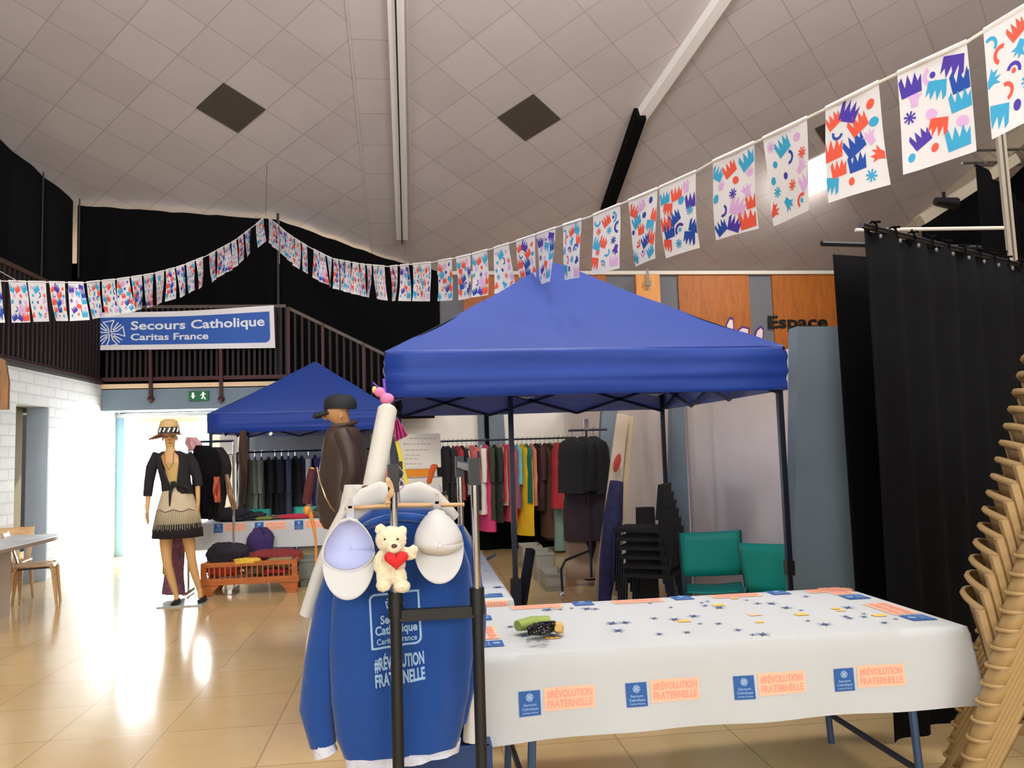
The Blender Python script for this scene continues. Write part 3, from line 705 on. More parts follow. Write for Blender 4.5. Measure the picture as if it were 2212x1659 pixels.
def motif(rr):
    out = []; cells = [(i, j) for j in range(5) for i in range(3)]
    last = 0
    for (i, j) in cells:
        cx = (i+0.5)/3*0.27+rr.uniform(-.014, .014)+(0.02 if j % 2 else -0.01); cy = 0.025+(j+0.5)/5*0.33+rr.uniform(-.012, .012); a = rr.uniform(0, 2*PI)
        kind = rr.choice(('crown', 'crown', 'crown', 'arc', 'star', 'dot', 'hand')); c = rr.choice([k for k in (1, 2, 3, 4, 5, 1, 2) if k != last]); last = c
        ps = []
        if kind == 'crown':
            s = rr.uniform(.036, .048); a = rr.choice((PI, PI, 0.3, PI+.5, PI-.4))
            pts = [(-1, -0.8), (0.8, -0.9), (1.0, 0.5), (0.72, 0.9), (0.45, -0.1), (0.15, 0.95), (-0.15, -0.05), (-0.5, 0.9), (-0.72, 0.1), (-1.05, 0.6)]
        elif kind == 'hand':
            s = rr.uniform(.028, .036)
            pts = [(-.4, -1), (.4, -1), (.5, -.1), (1, .5), (.5, .4), (.35, 1), (0, .3), (-.4, 1), (-.4, .3), (-1, .5), (-.5, -.1)]
        elif kind == 'dot':
            s = rr.uniform(.013, .020); pts = [(math.cos(t*PI/6), 1.2*math.sin(t*PI/6)) for t in range(12)]
        elif kind == 'arc':
            s = rr.uniform(.028, .038); pts = [(math.cos(t*PI/8), math.sin(t*PI/8)) for t in range(9)]+[(.58*math.cos(t*PI/8), .58*math.sin(t*PI/8)) for t in range(8, -1, -1)]
            if rr.random() < .4: out.append(([(cx+.3*s*math.cos(t*PI/6), cy+.3*s*math.sin(t*PI/6)) for t in range(12)], rr.choice((2, 3, 1))))
        else:
            s = .024; pts = []
            for t in range(8):
                b = t*PI/4; pts += [(math.cos(b-.16), math.sin(b-.16)), (math.cos(b+.16), math.sin(b+.16)), (.32*math.cos(b+PI/8), .32*math.sin(b+PI/8))]
        q = [(cx+s*(p[0]*math.cos(a)-p[1]*math.sin(a)), cy+s*(p[0]*math.sin(a)+p[1]*math.cos(a))) for p in pts]
        q = [(min(max(x, .002), .268), min(max(y, .002), .378)) for x, y in q]
        out.append((q, c))
    return out
MOT = [motif(random.Random(20+i)) for i in range(8)]
FW, FH = 0.27, 0.38
def flag(A, B, parent, k, drift=0.0, hs=1.0, bend=0.0):
    A, B = Vector(A), Vector(B); u = (B-A); n = u.cross(Vector((0, 0, 1))).normalized()
    r_ = random.Random(k*13+1); ph = r_.uniform(0, 6); tw = r_.uniform(-.03, .03)
    def fn(x, y, off=0.0):
        s, t = x/FW, y/FH
        p = A+u*s+Vector((0, 0, -1))*y*hs+u.normalized()*drift*t
        p += n*(0.014*math.sin(t*3.2+ph)*t+tw*(s-.5)*t*2+0.010*math.sin(s*3+ph)*t+bend*t*t+off)
        return p
    mb = MB(); mb.grid(lambda a, b: fn(a*FW, b*FH), 5, 8, 0)
    for pts, c in MOT[k % 8]:
        for off in (0.0012, -0.0012): mb.add([fn(p[0], p[1], off) for p in pts], [tuple(range(len(pts)))], c)
    # folded hem over the cord
    mb.loft([[fn(s*FW, 0, 0)+n*0.006*math.cos(a)+Vector((0, 0, 0.009*math.sin(a)+0.003)) for a in (0, PI/2, PI, 3*PI/2)] for s in (0, 0.5, 1)], 0)
    return mb.build('flag', FM, parent, smooth=False)
def garland(name, label, CY, CD, flags, xr0, xr1, step, loc_px, extra=lambda t: None):
    t = thing(name, label, 'bunting', cpt(loc_px, CY, CD), 'strings of flags')
    pts = []; x = xr0
    while x <= xr1: pts.append(cpt(x, CY, CD)); x += step
    mb = MB(); mb.tube(pts, 0.006, 6); mb.build('cord', M_wcotton, t)
    extra(t)
    for k, (xa, xb, dr_) in enumerate(flags): flag(cpt(xa, CY, CD), cpt(xb, CY, CD), t, k+int(xr0), dr_, bend=random.uniform(-.02, .02))
    return t
def ext_l(t):
    mb = MB(); pk = cpt(574, CY_L, CD_L); mb.tube([pk, (pk.x+0.02, pk.y+0.02, ceil_z(pk.y)-0.01)], 0.003, 5); mb.build('tie_cord', mat('dark_cord', (46, 46, 50), 0.7), t)
    mb = MB(); a = cpt(40, CY_L, CD_L); mb.tube([a, P(0, 586, 7.0), P(-60, 560, 6.5)], 0.004, 5); mb.build('guy_line', M_wcotton, t)
LF = [(-24, 6), (18, 60), (60, 103), (106, 144), (147, 184), (187, 219), (220, 252), (253, 283), (283, 310), (310, 335), (335, 358), (358, 381), (380, 402), (402, 424), (423, 442), (452, 469), (469, 486), (485, 500), (500, 514), (514, 529), (529, 545), (553, 573)]
garland('flag_garland', 'string of patterned flags sagging across the left half of the picture', CY_L, CD_L, [(a, b-4, 0.05+0.02*(i == 1)) for i, (a, b) in enumerate(LF)], -60, 574, 12, 0, ext_l)
RF = [(580, 590), (590, 602), (604, 620), (620, 636), (637, 650), (652, 664), (677, 690), (691, 704), (706, 718), (720, 732), (733, 745), (746, 758), (762, 776), (778, 790), (792, 804), (806, 818), (818, 832), (842, 860), (864, 884), (892, 912), (910, 932), (946, 976), (985, 1016), (1020, 1052), (1067, 1099), (1115, 1156), (1158, 1200), (1216, 1256), (1281, 1339), (1357, 1420), (1424, 1503), (1540, 1629), (1648, 1743), (1783, 1898), (1938, 2088), (2124, 2262)]
garland('flag_garland', 'string of patterned flags rising from the middle to the upper right corner', CY_R, CD_R, [(a, b if a > 940 else b-1.5, 0.0 if a > 940 else 0.02) for a, b in RF], 574, 2330, 14, 1000)

# ------------------------------------------------------------------ banner on the gallery
bo = P(186, 757, YM-0.08); br_ = P(595, 752, YM-0.08); bt = P(190, 676, YM-0.08); btr = P(592, 660, YM-0.08)
BW, BH = (br_.x-bo.x), (bt.z-bo.z+btr.z-br_.z)/2
def bfn(x, y, off=0.0):
    s, t = x/BW, y/BH
    p = bo.lerp(br_, s).lerp(bt.lerp(btr, s), t)
    p.z -= 0.03*math.sin(PI*s)*t
    p.y = YM-0.10-0.012*math.sin(s*9)*t-off
    return p
mb = MB(); mb.grid(lambda u, v: bfn(u*BW, v*BH), 40, 6, 0)
# blue field strips follow the ripple
bx0, bx1, by0, by1 = BW*0.035, BW*0.975, BH*0.13, BH*0.86
rr_ = rrect(bx0, by0, bx1, by1, BH*0.13, (0, 0, 0, 1))
NS = 24
for i in range(NS):
    xa = bx0+(bx1-BH*.13-bx0)*i/NS; xb = bx0+(bx1-BH*.13-bx0)*(i+1)/NS
    poly(mb, [(xa, by0), (xb, by0), (xb, by1), (xa, by1)], lambda a, b: bfn(a, b, 0.004), 1)
xe = bx1-BH*.13
poly(mb, [(xe, by0)]+[(xe+BH*.13*math.sin(t*PI/12), by0+BH*.13*(1-math.cos(t*PI/12))) for t in range(1, 7)]+[(bx1, by1), (xe, by1)], lambda a, b: bfn(a, b, 0.004), 1)
f3 = lambda a, b: bfn(a, b, 0.010)
put_txt(mb, 'Secours Catholique', f3, BW*0.232, BH*0.53, BW*0.715, BH*0.22, 2, 0.022)
put_txt(mb, 'Caritas France', f3, BW*0.232, BH*0.25, BW*0.41, BH*0.17, 2, 0.022)
cross_emblem(mb, f3, BW*0.125, BH*0.44, BH*0.33, BH*0.028, 2)
bn = mb.build('banner', [M_banner, M_bannerb, M_txtw], None, smooth=False, solid=0)
tag(bn, 'white and blue banner reading Secours Catholique Caritas France on the gallery railing', 'banner')

# exit sign
c = P(430, 855, YM-0.03); ex = thing('exit_sign', 'small green emergency exit sign on the blue-grey beam', 'sign', c)
mb = MB(); mb.box((c.x, c.y, c.z), (0.30, 0.05, 0.15)); mb.build('sign_box', mat('sign_green', (8, 92, 50), 0.5, emit=0.15), ex, smooth=False)
mb = MB(); sf = lambda x, y: Vector((c.x+x, c.y-0.028, c.z+y))
poly(mb, [(-.115, .0), (-.10, .0), (-.10, .05), (-.07, .05), (-.07, .0), (-.05, .0), (-.085, -.05)], sf, 0)
mb.add([sf(.07+.014*math.cos(t*PI/5), .045+.014*math.sin(t*PI/5)) for t in range(10)], [tuple(range(10))])
for q in ([(.05, .03), (.085, .03), (.08, -.01), (.06, -.01)], [(.06, -.005), (.075, -.005), (.055, -.055), (.04, -.05)], [(.065, -.005), (.08, -.01), (.11, -.055), (.095, -.06)], [(.05, .028), (.055, .018), (.03, .0), (.025, .008)], [(.08, .028), (.085, .02), (.11, .02), (.108, .03)]): poly(mb, q, sf, 0)
mb.build('pictogram', mat('sign_white', (235, 250, 240), .5, emit=0.8), ex, smooth=False)

# ------------------------------------------------------------------ hanging clothes
def ring(c, rx, ry, n=14, yaw=0.0, wob=0.0, seed=0, sq=1.0):
    out = []
    for k in range(n):
        a = 2*PI*k/n; ca, sa = math.cos(a), math.sin(a)
        w_ = 1+wob*math.sin(3*a+seed)+wob*0.6*math.sin(7*a+seed*2)
        x = rx*math.copysign(abs(ca)**sq, ca)*w_; y = ry*math.copysign(abs(sa)**sq, sa)*w_
        out.append(Vector((c[0]+x*math.cos(yaw)-y*math.sin(yaw), c[1]+x*math.sin(yaw)+y*math.cos(yaw), c[2])))
    return out
def garment(name, label, cat, group, x, Y, zbar, L, dep, th, m, yaw=0.3, seed=0, sleeves=False, flare=1.0, hang=True):
    rr = random.Random(seed); mb = MB(); zs = zbar-0.07; rings = []; N = 9
    for i in range(N+1):
        t = i/N; d = dep*(0.22+0.78*min(1, (t*9)**0.6))*(1+(flare-1)*t)*0.5; h = th*(0.35+0.65*min(1, t*5))*(0.85+0.3*t)*0.5
        rings.append(ring((x+rr.uniform(-.006, .006), Y, zs-L*t), h, d, 16, yaw, 0.10*min(1, t*4), seed+t))
    mb.loft(rings)
    if sleeves:
        for s in (-1, 1):
            ex = -math.sin(yaw)*s; ey = math.cos(yaw)*s
            mb.tube([(x+ex*dep*.4, Y+ey*dep*.4, zs-0.06), (x+ex*dep*.52, Y+ey*dep*.52, zs-0.30), (x+ex*dep*.50, Y+ey*dep*.50, zs-0.55)], [0.05, 0.045, 0.035], 8)
    o = mb.build(name, m, None, origin=(x, Y, zbar), angle=70); tag(o, label, cat, group)
    if hang:
        h = MB(); h.tube([(x, Y, zs-0.02), (x, Y, zbar+0.02), (x+0.012, Y+.0, zbar+0.034), (x+0.022, Y, zbar+0.02)], 0.003, 5)
        h.tube([(x-dep*.2*-math.sin(yaw), Y-dep*.38*math.cos(yaw), zs-0.05), (x, Y, zs-0.005), (x+dep*.2*-math.sin(yaw), Y+dep*.38*math.cos(yaw), zs-0.05)], 0.005, 5)
        h.build('hanger', M_chrome if rr.random() < .4 else M_blackp, o)
    return o
def rack(name, label, x0, x1, Y, z, m=None):
    t = thing(name, label, 'clothes rack', ((x0+x1)/2, Y, 0)); m = m or M_dmetal
    mb = MB(); mb.tube([(x0, Y, z), (x1, Y, z)], 0.014, 8); mb.build('rail', m, t)
    for x in (x0, x1):
        mb = MB(); mb.tube([(x, Y, z), (x, Y, 0.1)], 0.014, 8); mb.build('upright', m, t)
        mb = MB(); mb.tube([(x, Y-0.25, 0.09), (x, Y+0.25, 0.09)], 0.014, 8); ft = mb.build('foot', m, t)
        for y in (Y-0.25, Y+.25):
            mb = MB(); mb.ell((x, y, 0.035), (0.018, 0.035, 0.035), 10, 8); mb.build('caster', M_blackp, ft)
    return t
rx0 = P(950, 952, 11.8); rx1 = P(1232, 947, 11.8); RZ = 1.69
rack('clothes_rack', 'long rack of bright clothes behind the large canopy', rx0.x, rx1.x, 11.8, RZ)
def gm(c, pat=False): return mat('cloth_%d_%d_%d%s' % (c[0], c[1], c[2], '_print' if pat else ''), c, 0.9, bump=0.3, bscale=30, var=0.45 if pat else 0.08, vscale=45 if pat else 8)
FR = [('coat', 'black coat at the left end', (22, 20, 24), .95, 0), ('coat', 'charcoal coat second from the left end', (38, 36, 40), .9, 0), ('blouse', 'dark grey blouse', (58, 54, 60), .75, 0), ('dress', 'red dress near the left end', (176, 50, 56), .8, 0), ('jacket', 'black jacket beside the red dress', (26, 24, 28), .75, 0),
      ('blouse', 'cream printed blouse', (196, 190, 176), .72, 1), ('blouse', 'salmon pink top beside the cream printed blouse', (206, 106, 106), .55, 0), ('dress', 'navy blue long garment', (36, 44, 66), .95, 0), ('shirt', 'white shirt with long body', (224, 216, 206), 1.02, 0), ('dress', 'magenta pink long dress', (206, 58, 116), 1.28, 0),
      ('coat', 'olive green coat', (60, 62, 46), 1.1, 0), ('coat', 'dark green coat', (38, 46, 40), 1.15, 0), ('cardigan', 'beige knitted cardigan', (168, 156, 138), .9, 1), ('blouse', 'red spotted blouse', (186, 54, 70), .85, 1), ('dress', 'coral pink dress', (222, 78, 96), 1.15, 0), ('blouse', 'mauve grey blouse', (120, 94, 112), .95, 1),
      ('blouse', 'pale cyan blouse beside the green top', (110, 180, 188), .6, 0), ('dress', 'yellow long dress', (222, 180, 28), 1.36, 0), ('blouse', 'teal green top over the yellow dress', (18, 112, 100), .88, 0), ('blouse', 'peach orange blouse', (218, 142, 110), .92, 0), ('coat', 'dark brown coat', (52, 34, 32), 1.0, 0), ('coat', 'wine coloured coat', (70, 40, 46), .8, 0),
      ('dress', 'brown spotted dress', (84, 58, 42), 1.4, 1), ('dress', 'dark leopard dress', (66, 46, 34), 1.45, 1), ('blouse', 'tan blouse at the right part', (170, 124, 92), .7, 0), ('dress', 'bright coral dress with low hem', (216, 66, 84), 1.42, 0), ('coat', 'black printed coat', (42, 34, 34), 1.1, 1), ('jacket', 'deep red jacket at the right end', (160, 34, 44), .75, 0)]
n = len(FR)
for i, (k, lb, c, L, pt) in enumerate(FR):
    x = rx0.x+0.05+(rx1.x-rx0.x-0.1)*i/(n-1)
    garment('hanging_'+k, lb+' on the bright far rack', k, 'clothes on the bright far rack', x, 11.8, RZ, L, 0.42, 0.105, gm(c, bool(pt)), 0.25+0.25*math.sin(i*2.3), i, sleeves=(k in ('coat', 'jacket', 'shirt')))
# dark rack under the far canopy
ax0 = P(512, 978, 12.5); ax1 = P(800, 972, 12.5); RZ2 = ax0.z
rack('clothes_rack', 'rack of dark clothes under the far canopy', ax0.x, ax1.x, 12.5, RZ2)
DR = [('dark brown coat', (50, 40, 36)), ('olive grey coat', (66, 70, 60)), ('grey green jacket', (96, 108, 100)), ('pale grey green jacket', (118, 126, 118)), ('black coat beside the pale jacket', (20, 20, 26)), ('blue black suit', (22, 24, 36)), ('navy blazer left of centre', (26, 28, 46)), ('steel blue shirt', (60, 72, 92)), ('black trousers pair at centre', (18, 18, 24)), ('midnight blue coat', (24, 24, 50)),
      ('white shirt showing among dark coats', (190, 190, 198)), ('violet blue shirt', (60, 52, 110)), ('lilac shirt', (140, 126, 168)), ('wine red coat', (84, 30, 44)), ('dark wine dress', (62, 26, 40)), ('slate grey jacket', (62, 66, 76)), ('dusty red cardigan', (110, 44, 54)), ('black coat at the right part', (22, 18, 24)), ('charcoal jacket near the right end', (40, 38, 46)), ('brown jacket at the right end', (58, 42, 40))]
for i, (lb, c) in enumerate(DR):
    x = ax0.x+0.06+(ax1.x-ax0.x-0.1)*i/(len(DR)-1)
    garment('hanging_garment', lb+' on the dark rack under the far canopy', 'garment', 'clothes on the dark far rack', x, 12.5, RZ2, 0.95+0.1*math.sin(i*3), 0.45, 0.11, gm(c), 0.3+0.2*math.sin(i*1.7), 40+i, sleeves=True)
# third rack, near the leaning boards
a = P(1232, 940, 8.6); b = P(1300, 930, 8.6); zz = P(1265, 925, 8.6).z
t = thing('clothes_rack', 'chrome topped rack of black skirts beside the leaning boards', 'clothes rack', (P(1268, 930, 8.6).x, 8.6, 0))
xm = P(1266, 930, 8.6).x
mb = MB(); mb.tube([(xm, 8.6, 0.12), (xm, 8.6, zz+0.04)], 0.013, 8); mb.build('upright', M_dmetal, t)
mb = MB(); mb.box((xm, 8.59, zz+0.04), (0.05, 0.04, 0.12)); mb.build('connector', M_chrome, t)
mb = MB(); mb.tube([(a.x-0.02, 8.6, zz-.02), (b.x+0.06, 8.6, zz-.02)], 0.012, 8); mb.build('rail', M_dmetal, t)
mb = MB(); mb.tube([(a.x, 8.75, 1.30), (b.x+.03, 8.75, 1.30)], .010, 8); mb.tube([(xm, 8.6, 1.30), (xm, 8.75, 1.30)], .010, 8); mb.build('lower_rail', M_dmetal, t)
fb = G(1215, 1285, 0.05)
mb = MB(); mb.tube([(fb.x, fb.y, 0.07), (fb.x, fb.y+.03, 0.30), (fb.x+0.06, fb.y+0.1, 0.38), (fb.x+0.42, fb.y+0.5, 0.42)], 0.013, 8); mb.build('base_frame', M_dmetal, t)
mb = MB(); mb.ell((fb.x, fb.y, 0.045), (0.025, 0.045, 0.045), 12, 8); mb.build('caster', M_chrome, t)
BK = [('jacket', 'black jacket with shiny buttons', (14, 14, 18), .62), ('jacket', 'second black jacket', (10, 10, 14), .60), ('jacket', 'black top on the right', (18, 16, 22), .64)]
for i, (k, lb, c, L) in enumerate(BK):
    x = a.x+0.02+i*0.13
    garment('hanging_jacket', lb+' on the chrome topped rack', k, 'black clothes on the chrome topped rack', x, 8.62+i*0.03, zz-.02, L, 0.40, 0.22, gm(c), 0.5, 70+i)
for i, (lb, c) in enumerate((('dark purple speckled skirt', (48, 34, 42)), ('dark plum skirt', (40, 28, 36)))):
    garment('hanging_skirt', lb+' below the black jackets', 'skirt', 'skirts on the chrome topped rack', a.x+0.08+i*0.17, 8.75, 1.30, 0.72, 0.36, 0.26, gm(c, True), 0.5, 80+i)
garment('hanging_dress', 'dark long dress below the plum skirt, touching the base frame', 'dress', None, a.x+0.24, 8.9, 0.90, 0.78, 0.2, 0.16, gm((40, 22, 34)), 0.4, 83, hang=False)
g_ = P(1205, 1080, 9.2)
garment('hanging_dress', 'narrow pale green printed dress at the right end of the bright rack', 'dress', None, P(1203, 1000, 11.6).x, 11.6, RZ, 1.58, 0.2, 0.15, gm((120, 148, 138), True), 0.2, 90, hang=False)
garment('hanging_dress', 'red and orange patterned dress between the bright rack and the black skirts', 'dress', None, P(1207, 1000, 11.4).x, 11.4, RZ, 0.95, 0.34, 0.22, gm((172, 44, 50), True), 0.3, 91)
# big sheet and plastic boxes under the bright rack
def bin_(name, label, px0, px1, pyb, h, m, d=0.4):
    a = G(px0, pyb); b = G(px1, pyb); mb = MB(); w_ = abs(b.x-a.x)/2; cx, cy = (a.x+b.x)/2, a.y+d/2
    rr = [[Vector((cx+sx*w_*k, cy+sy*d/2*k, z)) for sx, sy in ((-1, -1), (1, -1), (1, 1), (-1, 1))] for k, z in ((0.86, 0), (0.97, h*0.9), (1.03, h*0.9), (1.03, h), (0.98, h), (0.96, h*.3))]
    mb.loft(rr); return tag(mb.build(name, m, smooth=False), label, 'box')
M_clear = mat('frosted_plastic', (186, 184, 170), 0.4, trans=0.3)
bin_('storage_box', 'left frosted plastic box on the floor under the bright rack', 1130, 1175, 1232, 0.30, M_clear)
bin_('storage_box', 'middle frosted plastic box on the floor, nearer the caster rack', 1160, 1200, 1258, 0.34, M_clear)
bin_('storage_box', 'pale frosted box behind the scarf and nearest the chrome wheel', 1180, 1225, 1280, 0.20, M_clear, 0.5)
mb = MB()
A0 = P(1222, 1110, 8.95)
mb.grid(lambda u, v: Vector((P(1218+70*u, 1100, 9.0).x-0.04*v+.02*math.sin(u*20), 9.0-0.25*v, 1.05*(1-v)+0.08)), 12, 6)
tag(mb.build('cloth_sheet', mat('sheet_beige', (176, 150, 128), .9), solid=0.01), 'tall beige sheet standing behind the caster rack', 'sheet')

# leaning boards and posters by the right partition
def leaning(name, label, cat, p0, p1, Y0, Y1, m, wpx, th=0.03):
    a = P(p0[0], p0[1], Y0); b = P(p1[0], p1[1], Y1); w_ = (P(p0[0]+wpx, p0[1], Y0)-a).x
    b.z = max(b.z, 0.02); mb = MB(); mb.bar(a, b, w_, th, up=(0, 1, 0)); return tag(mb.build(name, m, smooth=False), label, cat)
M_board = mat('board_beige', (196, 178, 158), 0.8, var=0.12, vscale=3)
leaning('leaning_board', 'tall pale board with a red mark leaning beside the grey pier', 'board', (1345, 895), (1300, 1400), 8.2, 7.9, M_board, 26)
leaning('leaning_board', 'narrow cream board leaning right of the tall pale board', 'board', (1362, 900), (1335, 1400), 8.3, 8.0, mat('board_cream', (206, 186, 150), .8), 10)
o = leaning('grey_post', 'grey tapered pier between the black skirts and the leaning boards', 'pier', (1316, 885), (1296, 1320), 9.0, 9.0, M_grey, 34, 0.12)
mb = MB(); c0 = P(1332, 1040, 7.75); c1 = P(1304, 1290, 7.6); c1.z = 0.0
mb.tube([c0, c0.lerp(c1, .3), c0.lerp(c1, .65), c1], [0.07, 0.10, 0.09, 0.06], 12)
tag(mb.build('rolled_fabric', mat('fabric_print', (52, 50, 92), .85, var=.9, vscale=14)), 'dark blue and violet printed fabric roll in front of the pale boards', 'fabric')
mb = MB(); c = P(1328, 1005, 7.9); 
# dark chair stacks beside the partition
def dark_chair(loc, rz):
    t = thing('stacking_chair', 'dark chair in the stack against the partition', 'chair', (0, 0, 0), 'dark stacked chairs')
    mb = MB(); mb.box((0, 0, 0.44), (0.42, 0.42, 0.03)); mb.build('seat', gm((36, 34, 34)), t)
    mb = MB(); mb.box((-0.20, 0, 0.68), (0.03, 0.40, 0.30), Matrix.Rotation(-0.12, 3, 'Y')); mb.build('backrest', gm((36, 34, 34)), t)
    for sy in (-1, 1):
        for sx in (-1, 1):
            mb = MB(); mb.tube([(sx*0.19, sy*0.19, 0.45), (sx*0.22, sy*0.2, 0)], 0.011, 6); mb.build('leg', M_dmetal, t)
    t.location = loc; t.rotation_euler = (0, 0, rz); return t
q = G(1425, 1330); dc = dark_chair((2.05, 6.75, 0), 2.6)
dc['label'] = 'lowest dark chair of the stack behind the back right canopy leg'
for i in range(5):
    copy_tree(dc, (2.05-0.012*(i+1), 6.75+.02*(i+1), 0.075*(i+1)), 2.6, ['second', 'third', 'fourth', 'fifth', 'top'][i]+' dark chair from the floor in the stack behind the back right canopy leg')
mb = MB(); a = P(1388, 1095, 7.6); mb.prism([(-.10, 0), (.10, 0), (.09, a.z), (-.07, a.z)], (a.x, 7.6, 0), (1, 0, 0), (0, 0, 1), 0.1)
tag(mb.build('dark_case', mat('dark_case', (44, 40, 38), .8)), 'dark upright case leaning left of the dark chair stack', 'case')

# ------------------------------------------------------------------ right partition: piers and panels
def pier(label, Y, pl, th):
    c = [P(x, y, Y) for x, y in pl]
    xl_b = c[3].x+(c[3].x-c[0].x)*0.35; xr_b = c[2].x+(c[2].x-c[1].x)*0.35
    mb = MB(); mb.prism([(c[0].x, c[0].z), (c[1].x, c[1].z), (xr_b, 0), (xl_b, 0)][::-1], (0, Y+th, 0), (1, 0, 0), (0, 0, 1), th)
    return tag(mb.build('pier', M_grey, smooth=False), label, 'pier')
pier('large grey tapered pier between the canopy and the black curtains', 4.95, [(1722, 705), (1810, 705), (1865, 1250), (1716, 1250)], 0.12)
pier('grey pier seen behind the back right canopy leg', 7.4, [(1452, 780), (1474, 780), (1497, 1290), (1455, 1290)], 0.12)
def panel(x0, y0, x1, y1, h, label):
    mb = MB(); mb.bar((x0, y0, h/2), (x1, y1, h/2), 0.06, h); return tag(mb.build('wall_panel', M_pinkwhite, smooth=False), label, 'wall panel', 'pale partition panels')
panel(2.66, 5.25, 2.68, 7.45, P(1702, 756, 5.3).z, 'pale panel between the large pier and the back right canopy leg')
panel(2.66, 7.52, 2.66, 13.6, 2.35, 'pale panel running back behind the leaning boards')
# grey piers on the far lower wall
for (pa, pb, pc, pd, m_, lb) in ((1034, 1050, 1050, 1034, M_grey, 'narrow grey strip on the far white wall'), (1054, 1088, 1096, 1054, M_grey, 'grey tapered pier on the far white wall'), (1238, 1254, 1254, 1236, M_grey, 'grey strip on the far wall near the black jackets')):
    Y = 13.4; mb = MB(); c = [P(pa, 880, Y), P(pb, 880, Y), P(pc, 960, Y), P(pd, 960, Y)]
    mb.prism([(c[0].x, 2.3), (c[1].x, 2.3), (c[2].x+0.05, 0), (c[3].x, 0)][::-1], (0, Y+0.25, 0), (1, 0, 0), (0, 0, 1), 0.15); tag(mb.build('pier', m_, smooth=False), lb, 'pier')
a = P(1046, 880, 13.45); b = P(1055, 880, 13.45)
mb = MB(); mb.box(((a.x+b.x)/2, 13.5, 1.2), (b.x-a.x, 0.1, 2.4)); tag(mb.build('wall_gap', M_black2, smooth=False), 'black gap between the two grey strips of the far wall', 'gap')
# dark pole and blue grey leg in front of the bright rack
a = P(1103, 900, 7.05); mb = MB(); mb.box((a.x, 7.05, 1.25), (0.045, 0.045, 1.7)); mb.box((a.x, 7.05, 0.2), (0.09, 0.07, 0.4)); mb.bar((a.x+.02, 7.05, 0.02), (a.x+0.18, 7.3, 0.62), 0.07)
tag(mb.build('dark_post', M_dmetal, smooth=False), 'dark post with a slanting grey foot in front of the bright rack', 'post')

# teal folding chairs
def teal_chair(label, loc, rz, tilt=0.0):
    t = thing('folding_chair', label, 'chair', (0, 0, 0), 'teal folding chairs'); 
    mb = MB(); mb.grid(lambda u, v: Vector((0.02*math.sin(PI*u)+(0.60+.26*v-0.6)*0.25-0.17, -0.23+0.46*u, 0.50+0.35*v)), 10, 5); mb.build('backrest', M_teal, t, solid=0.012)
    mb = MB(); mb.grid(lambda u, v: Vector((-0.16+0.36*v, -0.21+0.42*u, 0.44-0.012*math.sin(PI*u))), 8, 6); mb.build('seat', M_teal, t, solid=0.012)
    for s in (-1, 1):
        mb = MB(); mb.tube([(-0.12, 0.235*s, 0.85), (-.18, 0.235*s, 0.55), (0.22, 0.235*s, 0.0)], 0.011, 6); mb.build('leg', mat('teal_frame', (60, 92, 96), .4, .5), t)
        mb = MB(); mb.tube([(0.20, 0.215*s, 0.44), (-0.22, 0.215*s, 0.0)], 0.011, 6); mb.build('leg', mat('teal_frame', (60, 92, 96), .4, .5), t)
    t.location = loc; t.rotation_euler = (tilt, 0, rz); return t
ta = P(1528, 1210, 6.3); tb = P(1640, 1235, 5.9)
teal_chair('teal folding chair beside the back right canopy leg, left of two', (2.30, 5.95, 0.0), -1.9, 0.04)
teal_chair('teal folding chair nearest the front right canopy leg', (2.33, 5.12, 0.0), -2.5, 0.04)
tc_ = P(555, 1100, 11.2); td = P(672, 1100, 11.4)
teal_chair('teal chair back behind the far printed table, centre', (tc_.x, 11.0, 0), PI/2)
teal_chair('teal chair back behind the folded clothes on the far table', (td.x+.05, 11.2, 0), PI/2)

